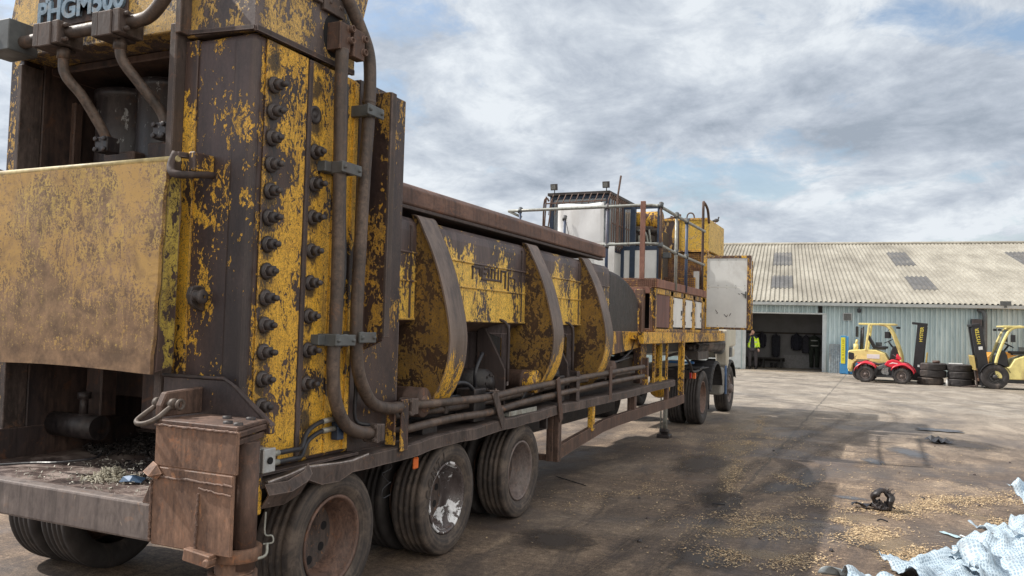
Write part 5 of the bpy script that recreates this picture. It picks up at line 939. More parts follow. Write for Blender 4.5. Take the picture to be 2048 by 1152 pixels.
# wheels of the trailer
def tyre_prof(R, r, w):
    h = w/2; p = [(r, -h*.62), (r+.02, -h*.80), (r+(R-r)*.45, -h), (r+(R-r)*.80, -h*.97), (R-.012, -h*.90), (R, -h*.82)]
    for g in (-.5, -.17, .17, .5): p += [(R+.003, h*g-.012), (R-.011, h*g-.007), (R-.011, h*g+.007), (R+.003, h*g+.012)]
    p += [(R, h*.82), (R-.012, h*.90), (R-.02, h*.93), (r+(R-r)*.80, h*.97), (r+(R-r)*.74, h*1.0), (r+(R-r)*.45, h), (r+(R-r)*.40, h*.985), (r+.02, h*.80), (r, h*.62)]
    return p
def wheel(par, x, y, z, R, r, w, side, mr, mt, deep=.16, hub=True, holes=6, off=(0,0,0), ax='X', hubcol=None):
    """side +1: outer face towards +axis"""
    wl = sub('wheel', par, Vector((x, y, z))-Vector(off))
    sav = OFF[0]; OFF[0] = Vector((0,0,0))
    k = MB(); k.lathe([(a, b*side) for a, b in tyre_prof(R, r, w)], (0,0,0), ax, 64); k.build('tyre', mt, wl)
    h = w/2
    k = MB(); k.lathe([(a, b*side) for a, b in ((r+.006, h*.70), (r+.012, h*.82), (r-.004, h*.84), (r-.012, h*.74), (r-.018, h*.45), (r-.04, h*.34), (r-.045, h-deep*.82), (r-.06, h-deep*.97))], (0,0,0), ax, 48)
    rim = k.build('rim', mr, wl)
    k = MB(); k.lathe([(a, b*side) for a, b in ((r-.058, h-deep*.965), (r-.075, h-deep), (r*.32, h-deep), (r*.30, h-deep-.02), (.0, h-deep-.02))], (0,0,0), ax, 40); k.build('dish', M['dish'] if deep > .1 else mr, wl)
    A = {'X': lambda t, a, b: (t, a, b), 'Y': lambda t, a, b: (b, t, a)}[ax]
    k = MB()
    for i in range(holes):
        an = 2*math.pi*(i+.3)/holes; rr_ = r*.56; t = (h-deep+.003)*side; k.tube([A(t-.012*side, rr_*math.cos(an), rr_*math.sin(an)), A(t, rr_*math.cos(an), rr_*math.sin(an))], r*.105, 16)
    k.build('rim_hole', M['hole'], wl)
    if hub:
        k = MB(); t = h-deep; k.lathe([(a, b*side) for a, b in ((r*.36, t), (r*.34, t+.06), (r*.28, t+.09), (r*.1, t+.10), (.0, t+.10))], (0,0,0), ax, 24)
        for i in range(10): an = 2*math.pi*i/10; k.tube([A(t*side, r*.46*math.cos(an), r*.46*math.sin(an)), A((t+.03)*side, r*.46*math.cos(an), r*.46*math.sin(an))], .014, 6)
        k.build('hub', hubcol or mr, wl)
    OFF[0] = sav; return wl
Rt = .407
wheels = []
for i, (y, mr) in enumerate(((3.955, 'rim'), (5.33, 'chrome'), (6.66, 'rim_grey'))):
    for x, sd in ((-3.03, 1), (-3.36, 1), (-4.80, -1), (-5.12, -1)):
        outer = abs(x+3.03) < .01
        w_ = wheel(SR, x, y, Rt+.002 if outer else Rt, Rt, .252, .27, sd, M[mr] if outer else M['rim'], M['rubber_d'] if outer else M['rubber'], deep=.20, hub=False, holes=7 if outer else 4, off=OFF[0])
        if outer: wheels.append(w_)
# hub lettering on the middle tyre
def arc_text(txt, wl, R, size, x, a0, step):
    for i, ch in enumerate(txt):
        a = a0-step*i; t = text_mesh('sidewall_letter', ch, size, .0015, M['rubber_d'], wl, (x, -R*math.cos(a), R*math.sin(a)), (0, 0, 0), .003)
        m4 = Matrix(((0, 0, 1), (1, 0, 0), (0, 1, 0))).to_4x4(); t.matrix_basis = Matrix.Translation((x, -R*math.cos(a), R*math.sin(a))) @ Matrix.Rotation(math.pi/2-a, 4, 'X') @ m4
arc_text('CONTI', wheels[1], .335, .085, .1385, R_(14), -R_(14))
k = MB(); k.box(-2.90, -2.88, 4.78, 4.84, .70, .78); k.build('side_marker', M['orange'], SR, bevel=.008)
k = MB(); pts = [(-2.95, 4.55+.06*math.sin(i*1.7), .78-.03*i+.02*math.cos(i*2.3)) for i in range(9)]; k.tube(pts, .003, 5, 4); k.build('loose_wire', M['hose'], SR)
for y in (3.955, 5.33, 6.66):
    k = MB(); k.cyl((-4.7, y, .41), (-3.2, y, .41), .06, n=14); k.build('axle', M['black'], SR)
OFF[0] = Vector((0,0,0))

# ------------------------------------------------------------------ tractor unit
TR = thing('tractor_unit', 'white cabbed tractor lorry coupled under the front of the rusty shear trailer', 'lorry', (-3.9, 17, 0)); OFF[0] = Vector((-3.9, 17, 0))
whp = plain('cream_cab_paint', (.56,.54,.46), .4, var=.12, scale=3, dirt=(.33,.28,.22))
def T(name, m, *bxs, parent=None, bevel=.01, seg=1):
    k = MB()
    for b in bxs: k.box(*b)
    return k.build(name, m, parent or TR, bevel=bevel, seg=seg)
T('chassis_rail', M['black'], (-4.4, -4.2, 13.6, 18.5, .75, 1.0), (-3.6, -3.4, 13.6, 18.5, .75, 1.0), bevel=0)
cbb = T('cab_body', whp, (-5.1, -2.97, 17.2, 18.6, 1.35, 2.95), (-5.1, -2.99, 17.5, 18.6, 1.12, 1.35), bevel=.06, seg=3)
k = MB(); k.prism([(17.15, 1.0), (17.1, 1.3), (17.08, 1.7), (17.2, 1.75), (17.5, 1.75), (17.45, 1.3), (17.42, .92), (17.3, .85)], 'X', -3.15, -2.92); k.build('cab_corner', whp, cbb, bevel=.03, seg=2)
T('cab_step', M['grey'], (-3.0, -2.90, 17.5, 17.7, 1.15, 1.35), parent=cbb)
k = MB(); k.cyl((-3.45, 15.7, 1.42), (-3.05, 16.9, 1.42), .16, n=28); k.build('exhaust_tank', plain('scuffed_tank', (.06,.05,.055), .35, .4, var=.4, dirt=(.25,.17,.13)), TR)
k = MB(); k.lathe([(.0, .0), (.11, .0), (.14, -.02), (.165, -.05), (.165, -.2)], (-2.95, 17.0, 1.38), 'X', 26); k.build('intake_drum', M['grey'], TR)
k = MB()
for i in range(7): k.lathe([(.07, 0), (.085, .02), (.07, .04)], (-3.2, 15.4+i*.05, 1.42), 'Y', 14)
k.build('bellows_hose', M['hose'], TR)
k = MB(); k.box(-3.4, -3.05, 14.9, 15.9, 1.15, 1.3); k.box(-3.5, -3.2, 15.3, 16.2, 1.3, 1.42); k.cyl((-3.3, 15.2, 1.35), (-3.1, 15.9, 1.38), .03)
for i in range(8): k.cyl((-3.15, 15.2+i*.12, 1.2), (-3.1, 15.26+i*.12, 1.42), .018)
k.build('fifth_wheel_gear', M['engine'], TR, bevel=.006)
# ribbed mudguard
def guard(y0, z0, R, a0, a1, m_, wx=.5, xo=-2.90):
    k = MB(); rows = []; n = 46
    for i in range(n+1):
        a = R_(a0+(a1-a0)*i/n); rr_ = R+(.008 if i % 3 == 0 else 0); rows.append([(xo-wx, y0+rr_*math.cos(a), z0+rr_*math.sin(a)), (xo-.03, y0+rr_*math.cos(a), z0+rr_*math.sin(a)), (xo, y0+(rr_-.01)*math.cos(a), z0+(rr_-.01)*math.sin(a)), (xo, y0+(rr_-.05)*math.cos(a), z0+(rr_-.05)*math.sin(a))])
    k.strip(rows); return k.build('mudguard', m_, TR, solid=.008)
blkp = plain('black_plastic', (.03,.03,.034), .55, var=.3)
guard(16.0, .50, .60, 10, 175, blkp); guard(17.65, .5, .58, 20, 185, blkp)
T('mud_flap', M['hose'], (-3.4, -2.93, 15.40, 15.415, .22, .7), bevel=0)
T('air_tank', plain('dusty_tank', (.22,.21,.19), .5, var=.3), (-3.2, -2.93, 16.62, 17.0, .40, .95), bevel=.05, seg=3)
T('tank_strap', plain('blue_strap', (.06,.12,.25), .5), (-2.935, -2.90, 17.02, 17.08, .4, .98), bevel=.004)
for y, R, tw in ((14.9, .48, True), (17.65, .48, False)):
    for x, sd in ([(-3.07, 1), (-3.40, 1), (-4.75, -1), (-5.08, -1)] if tw else [(-3.06, 1), (-4.95, -1)]):
        wheel(TR, x, y, R, R, .285, .28, sd, M['rim'] if tw else M['rim_grey'], M['rubber'], deep=.20 if tw else .05, off=OFF[0], holes=8)
T('rear_lamp_board', M['black'], (-3.9, -3.0, 13.95, 13.98, .86, 1.0), bevel=.004)
for x, m_ in ((-3.0, 'red'), (-2.93, 'orange')): T('lamp', M[m_], (x-.03, x+.025, 14.0, 14.05, .86, .96), bevel=.006)
k = MB(); k.tube([(-3.25, 13.4, 1.25), (-3.05, 13.5, 1.3), (-2.93, 13.6, 1.15), (-2.92, 13.8, 1.0), (-2.95, 14.4, .98), (-2.98, 15, 1.02)], .022, 10, 5); k.build('mudguard_stay', M['black'], TR)
T('rear_wing', blkp, (-3.5, -2.93, 14.5, 15.3, 1.0, 1.02), bevel=.004); T('air_line', plain('blue_line', (.03,.12,.3), .4), (-3.45, -3.0, 14.3, 14.34, 1.10, 1.14), bevel=.004)
OFF[0] = Vector((0,0,0))

# ------------------------------------------------------------------ shackle hanging from its lug
k = MB(); k.prism([(2.72+.12, 1.215), (2.84, 1.27), (2.87, 1.33), (3.10, 1.345), (3.10, 1.215)], 'X', -3.16, -3.12)
lug = None
OFF[0] = Vector((-3.9, 7, 0)); k.build('lifting_lug', M['rust'], SR, bevel=.006); OFF[0] = Vector((0,0,0))
sh = thing('shackle', 'heavy weathered bow shackle hooked through the lug on top of the outrigger box', 'shackle', (-3.135, 2.87, 1.272)); sh.scale = (.72, .72, .72)
k = MB(); a = [(.075, .01, .0), (.075, -.045, -.03), (.07, -.115, -.075), (.035, -.17, -.105), (-.02, -.185, -.11), (-.07, -.15, -.095), (-.075, -.08, -.055), (-.07, -.02, -.02), (-.07, .01, .0)]
k.tube(a, .0165, 14, 5); bw = k.build('bow', plain('weathered_shackle', (.115,.092,.078), .55, .2, var=.45, scale=30, dirt=(.13,.09,.07)), sh, smooth=True)
shm = bw.data.materials[0]
for s in (-.07, .075):
    k = MB(); k.lathe([(.018, -.02), (.038, -.016), (.040, 0), (.038, .016), (.018, .02)], (s, .012, .005), 'X', 18); k.build('eye', shm, sh, smooth=True)
k = MB(); k.cyl((-.10, .012, .005), (.11, .012, .005), .017, n=14)
rows = []
for i in range(16):
    q = 2*math.pi*i/16; c = Vector((.135, .012+.03*math.cos(q), .005+.03*math.sin(q))); rows.append([c+Vector((.011*math.sin(2*math.pi*j/8), .011*math.cos(q)*math.cos(2*math.pi*j/8), .011*math.sin(q)*math.cos(2*math.pi*j/8))) for j in range(8)])
rows.append(rows[0]); k.strip(rows, True); k.build('pin', shm, sh, smooth=True)

# ------------------------------------------------------------------ rubbish on the bed
def scrap(name, cnt, region, zf, s0, s1, m_, seed, label, cat):
    rnd = random.Random(seed); v = []; f = []
    for i in range(cnt):
        x, y = region(rnd); z = zf(x, y, rnd); s = rnd.uniform(s0, s1); u = Vector((rnd.gauss(0,1), rnd.gauss(0,1), rnd.gauss(0,.5))).normalized(); w_ = u.orthogonal(); w_ = (Matrix.Rotation(rnd.random()*6, 3, u) @ w_).normalized()
        c = Vector((x, y, z+s*.3)); n = len(v); l = s*rnd.uniform(.6, 2.2); t = u.cross(w_)*s*.18
        for a in (1, -1):
            v += [c+u*l+w_*s*.5+t*a, c-u*l+w_*s*rnd.uniform(.2,.6)+t*a, c-u*l-w_*s*.5+t*a, c+u*l-w_*s*rnd.uniform(.2,.6)+t*a]
        f += [(n, n+1, n+2, n+3), (n+7, n+6, n+5, n+4)]+[(n+j, n+4+j, n+4+(j+1) % 4, n+(j+1) % 4) for j in range(4)]
    me = bpy.data.meshes.new(name); me.from_pydata([tuple(q) for q in v], [], f); me.materials.append(m_); o = bpy.data.objects.new(name, me); COL.objects.link(o); tag(o, label, cat, kind='stuff'); return o
def reg1(r):
    while 1:
        x, y = r.uniform(-4.7, -3.12), r.uniform(2.9, 4.3)
        if y > 2.95+.75*(-3.12-x)*.6 and r.random() < .35+.6*noise.noise(Vector((x*3, y*3, 0))): return x, y
scrap('shredded_dirt', 5200, reg1, lambda x, y, r: .818+.06*max(0, min(1, (y-3.2)/.8))*r.random(), .003, .011, plain('dark_shred', (.035,.03,.03), .6, var=.6, scale=50, dirt=(.20,.17,.15)), 4, 'dark shredded dirt and flakes covering the trailer bed', 'dirt')
scrap('pale_flakes', 420, lambda r: (r.uniform(-4.3, -3.12), r.uniform(2.84, 3.5)), lambda x, y, r: .82+.02*r.random(), .002, .007, plain('pale_flake', (.5,.48,.42), .6, var=.4, scale=60), 14, 'pale flakes scattered over the front of the trailer bed', 'flakes')
rg = lambda cx, cy, sx, sy: (lambda r: (r.gauss(cx, sx), r.gauss(cy, sy)))
scrap('fibre_clump', 420, rg(-3.72, 3.08, .06, .05), lambda x, y, r: .822+.07*math.exp(-((x+3.72)**2+(y-3.08)**2)/.006)*r.random(), .004, .012, plain('yellowish_fibre', (.50,.47,.38), .8, var=.4, scale=50, dirt=(.2,.18,.13)), 5, 'clump of pale yellowish fibre lying on the trailer bed', 'fibre')
k = MB(); k.strip([[(-3.61, 3.06, .85), (-3.56, 3.08, .86), (-3.50, 3.11, .845)], [(-3.59, 3.02, .83), (-3.54, 3.04, .835), (-3.49, 3.07, .828)]]); tag(k.build('blue_offcut', plain('blue_offcut', (.07,.12,.20), .3, .3), None, solid=.004), 'curved blue metal offcut beside the pale fibre clump on the bed', 'offcut')
k = MB(); g_ = [[(-3.42+.03*i+.012*math.sin(j*2+i), 3.20+.03*j+.01*math.cos(i*3), .83+.03*noise.noise(Vector((i*.9, j*.9, 2)))+.012) for i in range(6)] for j in range(4)]; k.strip(g_); tag(k.build('crumpled_paper', plain('white_scrap', (.6,.6,.58), .6, dirt=(.2,.2,.2)), None, solid=.002), 'crumpled white scrap on the bed close to the outrigger box', 'scrap')
k = MB(); k.lathe([(.0, -.012), (.016, -.006), (.016, .006), (.0, .012)], (-3.68, 3.3, .84), 'X', 10); tag(k.build('red_cap', M['red'], None, smooth=True), 'tiny red plastic cap lying on the dark trailer bed', 'cap')
k = MB(); k.tube([(-4.6, 2.92, .83), (-4.4, 3.1, .84), (-4.25, 3.15, .85), (-4.15, 3.3, .86), (-4.2, 3.4, .87)], .007, 6, 5); tag(k.build('cable_offcut', M['hose'], None), 'black cable offcut curled on the left of the trailer bed', 'cable')

# ------------------------------------------------------------------ forklifts
M['fyel'] = plain('forklift_yellow', (.80,.69,.27), .42, var=.2, scale=5, dirt=(.36,.27,.13))
M['fblk'] = plain('mast_black', (.018,.018,.022), .45, var=.3, scale=8)
M['letter'] = plain('yellow_letter', (.80,.66,.10), .4, var=.05)
seatm = plain('seat_vinyl', (.025,.025,.03), .55, var=.2)
def forklift(name, label, loc, rz, text_side, lean=4, R=.33, glass=False, group='yellow counterbalance forklifts parked by the shed'):
    t = thing(name, label, 'forklift', loc, rz, group)
    m_ = M['fyel']; W = .56
    k = MB(); k.prism([(-1.12, .40), (-1.10, 1.05), (-1.06, 1.10), (-.60, 1.14), (-.15, 1.14), (.15, 1.02), (.30, .75), (.62, .72), (.72, .66), (.72, .38), (.35, .34), (-.30, .34), (-.35, .62), (-.48, .72), (-.80, .72), (-.93, .60), (-.98, .36)], 'Y', -W, W)
    bd = k.build('body', m_, t, bevel=.03, seg=3); k = MB(); k.tube([(.2, -W-.004, .98), (.3, -W-.004, .80), (.34, -W-.004, .42)], .006, 5); k.box(-.93, .6, -W-.004, -W+.002, .70, .706); k.build('panel_gap', M['hole'], bd)
    k = MB(); k.box(-1.10, -.94, -W+.04, W-.04, .30, 1.0); k.build('counterweight', m_, bd, bevel=.05, seg=3)
    k = MB(); k.prism([(-1.09, .78), (-1.09, 1.0), (-1.05, 1.03), (-.90, 1.0), (-.88, .80), (-.95, .74)], 'Y', -W-.006, -W+.01); k.prism([(-1.09, .78), (-1.09, 1.0), (-1.05, 1.03), (-.90, 1.0), (-.88, .80), (-.95, .74)], 'Y', W-.01, W+.006); k.build('side_recess', M['fblk'], bd)
    k = MB(); k.box(-.3, .6, -W+.02, W-.02, .22, .40); k.build('chassis', M['fblk'], t, bevel=.02)
    if text_side: k = MB(); k.box(-.45, -.02, -W-.006, -W+.004, .82, .98); k.build('side_badge', M['white'], bd)
    # overhead guard
    for s in (-1, 1):
        y = s*(W-.05)
        k = MB(); k.tube([(.70, y, .62), (.68, y, .95), (.56, y, 1.35), (.42, y, 1.72), (.28, y, 1.98), (.12, y, 2.07), (-.05, y, 2.09)], .048, 8, 4); k.build('guard_leg', m_, t)
        k = MB(); k.bar((-.50, y, 1.10), (-.44, y, 1.6), .07, .13, (0, 1, 0)); k.bar((-.44, y, 1.58), (-.38, y, 2.08), .07, .12, (0, 1, 0)); k.build('guard_leg', m_, t, bevel=.015)
    k = MB(); k.box(-.74, .50, -W, -W+.07, 2.06, 2.125); k.box(-.74, .50, W-.07, W, 2.06, 2.125); k.box(-.74, -.66, -W+.07, W-.07, 2.065, 2.12); k.box(.44, .52, -W+.07, W-.07, 2.065, 2.12)
    for i in range(7): k.box(-.62+i*.16, -.575+i*.16, -W+.07, W-.07, 2.07, 2.11)
    k.build('overhead_guard', m_, t, bevel=.01)
    if glass: k = MB(); k.obox((.47, 0, 1.55), Vector((0,1,0)), Vector((.36,0,-1)).normalized(), Vector((1,0,.36)).normalized(), .44, .46, .006); k.build('windscreen', M['glass'], t)
    k = MB(); k.cyl((-.68, -.35, 1.08), (-.66, -.35, 1.95), .035, n=12); k.cyl((-.68, .35, 1.1), (-.66, .35, 2.0), .03, n=12); k.build('exhaust_stack', M['fblk'], t)
    k = MB(); k.cyl((-.84, -.42, 1.10), (-.84, -.42, 1.34), .085, n=16); k.cyl((-.84, -.42, 1.34), (-.80, -.42, 1.5), .04, n=10); k.build('precleaner', m_, t)
    k = MB(); k.box(-.86, -.80, -.42, .1, 1.60, 2.0); k.build('rear_fan', M['fblk'], t, bevel=.02)
    # seat
    k = MB(); k.box(-.28, .22, -.25, .25, 1.19, 1.28); k.build('seat', seatm, t, bevel=.03, seg=2)
    k = MB(); k.bar((-.24, 0, 1.24), (-.46, 0, 1.66), .44, .10, (0, 1, 0) if False else (1, 0, 0)); k.build('seat_back', seatm, t, bevel=.03, seg=2)
    k = MB(); k.box(-.30, .14, -.22, .22, 1.14, 1.19); k.box(-.22, 0, .25, .31, 1.28, 1.42); k.build('seat_base', M['grey'], t)
    # dash, column, wheel
    k = MB(); k.prism([(.30, .76), (.34, 1.1), (.42, 1.30), (.58, 1.28), (.66, 1.0), (.66, .76)], 'Y', -.42, .42); k.build('dashboard', M['fblk'], t, bevel=.02)
    k = MB(); k.cyl((.42, 0, 1.2), (.24, 0, 1.46), .03, n=10); rows = []
    c0 = Vector((.24, 0, 1.47)); n_ = Vector((-.45, 0, .9)).normalized(); u_ = Vector((0, 1, 0)); w_ = n_.cross(u_)
    pts = [c0+(u_*math.cos(2*math.pi*i/18)+w_*math.sin(2*math.pi*i/18))*.16 for i in range(19)]; k.tube(pts, .014, 6, caps=False); k.bar(c0-u_*.15, c0+u_*.15, .03, .012); k.build('steering_wheel', M['fblk'], t)
    for s in (-1, 1):
        k = MB(); k.tube([(.34, s*W*.9, 1.95), (.26, s*(W+.05), 1.86), (.24, s*(W+.06), 1.75)], .01, 6); k.obox((.22, s*(W+.08), 1.70), (1,0,0), (0,1,0), (0,0,1), .07, .012, .12); k.build('mirror', M['fblk'], t, bevel=.01)
        k = MB(); k.box(.52, .62, s*(W-.14)-.05, s*(W-.14)+.05, 1.94, 2.02); k.build('work_light', M['fblk'], t, bevel=.01)
    # mast
    mt = sub('mast', t, (1.22 if not glass else .98, 0, .08)); mt.rotation_euler = (0, R_(lean), 0)
    for s in (-1, 1):
        k = MB(); k.box(-.18, .12, s*.40-.045, s*.40+.045, 0, 2.02); up = k.build('mast_rail', M['fblk'], mt, bevel=.006)
        k = MB(); k.box(-.06, .14, s*.30-.04, s*.30+.04, .05, 1.98); k.build('mast_rail', plain('inner_rail', (.035,.035,.04), .4), mt, bevel=.006)
    k = MB(); k.box(-.36 if not glass else -.14, .14, -.45, .45, 2.02, 2.10); k.box(-.10, -.02, -.36, .36, 1.1, 1.18); k.box(-.1, .1, -.36, .36, .02, .14); k.build('cross_head', M['fblk'], mt, bevel=.006)
    k = MB(); k.cyl((-.04, -.2, .1), (-.04, -.2, 1.4), .04, n=12); k.cyl((-.04, .2, .1), (-.04, .2, 1.4), .04, n=12); k.cyl((-.04, -.2, 1.4), (-.04, -.2, 1.98), .02, n=10); k.cyl((-.04, .2, 1.4), (-.04, .2, 1.98), .02, n=10); k.build('lift_cylinder', M['grey'], mt)
    k = MB(); k.tube([(.0, -.1, 1.9), (.02, -.12, 1.7), (-.02, -.08, 1.5), (.0, -.1, .6)], .014, 6, 4); k.tube([(.0, .1, 1.9), (.02, .12, 1.7), (-.02, .08, 1.5), (.0, .1, .6)], .014, 6, 4); k.build('mast_hose', M['hose'], mt)
    sd_ = -1 if text_side else 1
    tt = text_mesh('mast_lettering', 'HYSTER', .155, .003, M['letter'], mt, (-.01, sd_*.449, 1.68), (R_(90), R_(-90), 0) if sd_ < 0 else (R_(90), R_(-90), R_(180)), .001)
    k = MB(); k.box(-.09, .03, sd_*.447-.002, sd_*.447+.002, 1.22, 1.33) if glass else k.box(-.04, .03, sd_*.447-.002, sd_*.447+.002, .50, .58); k.build('label_plate', M['white'], mt)
    # carriage and backrest
    k = MB(); k.box(.15, .19, -.42, .42, .18, .28); k.box(.15, .19, -.42, .42, .52, .60); k.box(.14, .19, -.30, -.24, .18, .6); k.box(.14, .19, .24, .30, .18, .6); ca = k.build('fork_carriage', M['rust_warm'], mt, bevel=.006)
    k = MB(); k.box(.20, .24, -.50, .50, 1.00, 1.05); k.box(.20, .24, -.50, .50, .56, .60)
    for i in range(9): k.box(.20, .235, -.50+i*.12, -.46+i*.12, .60, 1.0)
    k.build('load_backrest', plain('backrest_yellow', (.55,.42,.14), .5, var=.2, dirt=(.35,.22,.08)), mt, bevel=.004)
    for s in (-1, 1): k = MB(); k.prism([(.20, .62), (.24, .62), (.245, .05), (1.25, .012), (1.25, .0), (.20, .0)], 'Y', s*.26-.05, s*.26+.05); k.build('fork', M['steel_l'] if glass else M['fblk'], mt, bevel=.004)
    # wheels
    for s in (-1, 1):
        wheel(t, .72, s*.48, R, R, R*.52, .22, s, plain('wheel_dark', (.05,.048,.05), .5) if s == 1 else M['wd'], M['rubber'], deep=.05, off=(0,0,0), ax='Y', holes=5)
        wheel(t, -.68, s*.46, .27, .27, .15, .18, s, M['wd'], M['rubber'], deep=.05, off=(0,0,0), ax='Y', holes=5)
        k = MB(); rows = []
        for i in range(15):
            a = R_(20+140*i/14); rows.append([(.72+(R+.05)*math.cos(a), s*.36, R+(R+.05)*math.sin(a)), (.72+(R+.05)*math.cos(a), s*.60, R+(R+.05)*math.sin(a))])
        k.strip(rows); k.build('front_fender', M['fblk'], t, solid=.012)
    return t
M['wd'] = plain('wheel_disc_dark', (.06,.058,.06), .5, var=.3, dirt=(.12,.10,.09))
f1 = forklift('forklift', 'pale yellow forklift behind the red quad bike, its black mast to the right', (-.02, 33.4, 0), R_(-4), True, lean=5, R=.33)
f2 = forklift('forklift', 'yellow forklift with a glass windscreen facing left, cut by the right edge of the photo', (4.12, 31.9, 0), R_(180+3), False, lean=8, R=.41, glass=True)

# ------------------------------------------------------------------ quad bike
qd = thing('quad_bike', 'bright red quad bike with a black seat parked in front of the pale forklift', 'quad bike', (.13, 32.1, 0), R_(-6))
qr = plain('quad_red', (.62,.02,.045), .3, var=.1, scale=6, dirt=(.40,.04,.05)); qb = plain('quad_black', (.03,.03,.033), .55, var=.25)
for x, R in ((-.62, .29), (.55, .275)):
    for s in (-1, 1):
        w_ = wheel(qd, x, s*.42, R, R, R*.52, .24 if x < 0 else .20, s, plain('quad_rim', (.16,.16,.17), .45, .4) if s == 1 and x < 0 else M['rim_grey'], M['rubber'], deep=.07, off=(0,0,0), ax='Y', hub=True, holes=4)
        k = MB()
        for i in range(22):
            a = 2*math.pi*i/22
            for yy in (-.07, .07): k.obox((( R+.004)*math.cos(a), yy, (R+.004)*math.sin(a)), Vector((-math.sin(a),0,math.cos(a))), Vector((0,1,0)), Vector((math.cos(a),0,math.sin(a))), .018, .035, .012)
        k.build('tread', M['rubber'], w_)
def fender(x0, z0, R, a0, a1, w0, w1, yi, yo):
    for s in (-1, 1):
        k = MB(); rows = []
        for i in range(17):
            a = R_(a0+(a1-a0)*i/16); rr_ = R*(1+.02*math.sin(i)); rows.append([(x0+rr_*math.cos(a), s*yi, z0+(rr_+.05)*math.sin(a)), (x0+rr_*math.cos(a), s*(yi+yo)/2, z0+(rr_+.04)*math.sin(a)), (x0+rr_*math.cos(a), s*yo, z0+rr_*math.sin(a)), (x0+rr_*math.cos(a)*.98, s*yo, z0+rr_*math.sin(a)-.03)])
        k.strip(rows); k.build('fender', qr, qd, solid=.012, smooth=True)
fender(-.60, .30, .40, 35, 165, .1, .2, .16, .56); fender(.56, .28, .40, 15, 150, .1, .2, .16, .54)
k = MB(); k.prism([(-.05, .62), (.05, .78), (.22, .84), (.42, .80), (.62, .68), (.80, .60), (.78, .54), (.45, .50), (.15, .55)], 'Y', -.16, .16); bdq = k.build('front_cowl', qr, qd, bevel=.04, seg=3)
k = MB(); k.prism([(.10, .66), (.22, .74), (.40, .71), (.42, .68), (.24, .70)], 'Y', -.166, -.158); k.build('white_decal', M['white'], bdq)
k = MB(); k.prism([(-.82, .66), (-.80, .72), (-.55, .74), (-.25, .68), (-.05, .70), (.08, .78), (.06, .70), (-.1, .60), (-.5, .62)], 'Y', -.14, .14); k.build('seat', seatm, qd, bevel=.04, seg=3)
k = MB(); k.prism([(-.95, .68), (-.80, .60), (-.55, .62), (-.50, .68), (-.80, .72)], 'Y', -.22, .22); k.build('tail', qr, qd, bevel=.02)
k = MB(); k.prism([(-.35, .52), (-.05, .66), (.06, .58), (-.22, .44)], 'Y', -.26, -.18); k.prism([(-.35, .52), (-.05, .66), (.06, .58), (-.22, .44)], 'Y', .18, .26); k.build('side_panel', M['grey'], qd, bevel=.015)
k = MB(); k.prism([(-.45, .55), (-.35, .24), (.28, .22), (.36, .50), (.1, .58)], 'Y', -.15, .15); k.box(-.30, .30, -.38, .38, .20, .26); k.prism([(-.38, .22), (-.30, .22), (-.22, .50), (-.34, .55)], 'Y', -.42, -.30); k.prism([(.22, .22), (.30, .22), (.34, .52), (.26, .50)], 'Y', -.42, -.30); k.build('frame', qb, qd, bevel=.01)
k = MB(); k.cyl((-.02, -.17, .40), (-.02, .17, .40), .12, n=16); k.cyl((.05, -.20, .34), (.05, -.1, .34), .07, n=12); k.box(-.12, .1, -.16, .16, .44, .54); k.build('engine', M['alu'], qd, bevel=.01)
k = MB(); k.tube([(.20, -.34, 1.0), (.24, -.20, .99), (.34, -.08, .92), (.36, 0, .90), (.34, .08, .92), (.24, .20, .99), (.20, .34, 1.0)], .014, 8, 3); k.cyl((.36, 0, .9), (.44, 0, .7), .025, n=10); hbq = k.build('handlebar', qb, qd)
k = MB(); k.prism([(.32, .86), (.36, 1.05), (.42, 1.0), (.52, .86), (.45, .82)], 'Y', -.10, .10); k.build('headlamp_pod', qr, hbq, bevel=.03, seg=2)
k = MB()
for yy in (-.22, -.08, .08, .22): k.cyl((-.95, yy, .78), (-.55, yy, .78), .01, n=6)
k.tube([(-.95, -.26, .78), (-.95, .26, .78)], .012, 6); k.tube([(-1.0, -.2, .78), (-1.0, -.2, .90), (-.95, -.2, .92)], .01, 6); k.build('rear_rack', qb, qd)
k = MB(); k.cyl((-.62, -.36, .29), (-.62, .36, .29), .03); k.cyl((.55, -.36, .275), (.55, .36, .275), .025); k.tube([(.55, -.3, .3), (.45, -.2, .6)], .03, 8); k.build('axle', qb, qd)

# ------------------------------------------------------------------ tyre stacks
def loose_tyre(x, y, z, label, R=.43, h=.248, tilt=0.):
    k = MB(); p = [(R*.60, -.42*h), (R*.66, -.5*h), (R*.88, -.49*h), (R*.97, -.40*h)]
    for g in (-.27, -.09, .09, .27): p += [(R, h*(g-.05)), (R-.016, h*(g-.03)), (R-.016, h*(g+.03)), (R, h*(g+.05))]
    p += [(R*.97, .40*h), (R*.88, .49*h), (R*.66, .5*h), (R*.60, .42*h), (R*.62, 0), (R*.60, -.42*h)]
    k.lathe(p, (0,0,0), 'Z', 48); o = k.build('stacked_tyre', M['rubber_d'] if (x*10) % 2 > 1 else M['rubber'], None); o.location = (x, y, z); o.rotation_euler = (R_(tilt), R_(tilt*.5), x*5)
    return tag(o, label, 'tyre', 'used lorry tyres stacked flat between the forklifts')
pos = ('bottom', 'middle', 'top')
for i in range(3): loose_tyre(1.63+(-.07, .02, .03)[i], 32.3, .126+.255*i, '%s black lorry tyre of the left stack between the forklifts' % pos[i], tilt=(0, 1, -1)[i])
for i in range(3): loose_tyre(2.47+(.0, .02, .0)[i], 32.15+.03*i, .126+.252*i, '%s black lorry tyre of the right stack between the forklifts' % pos[i], tilt=(0, -.6, .6)[i])
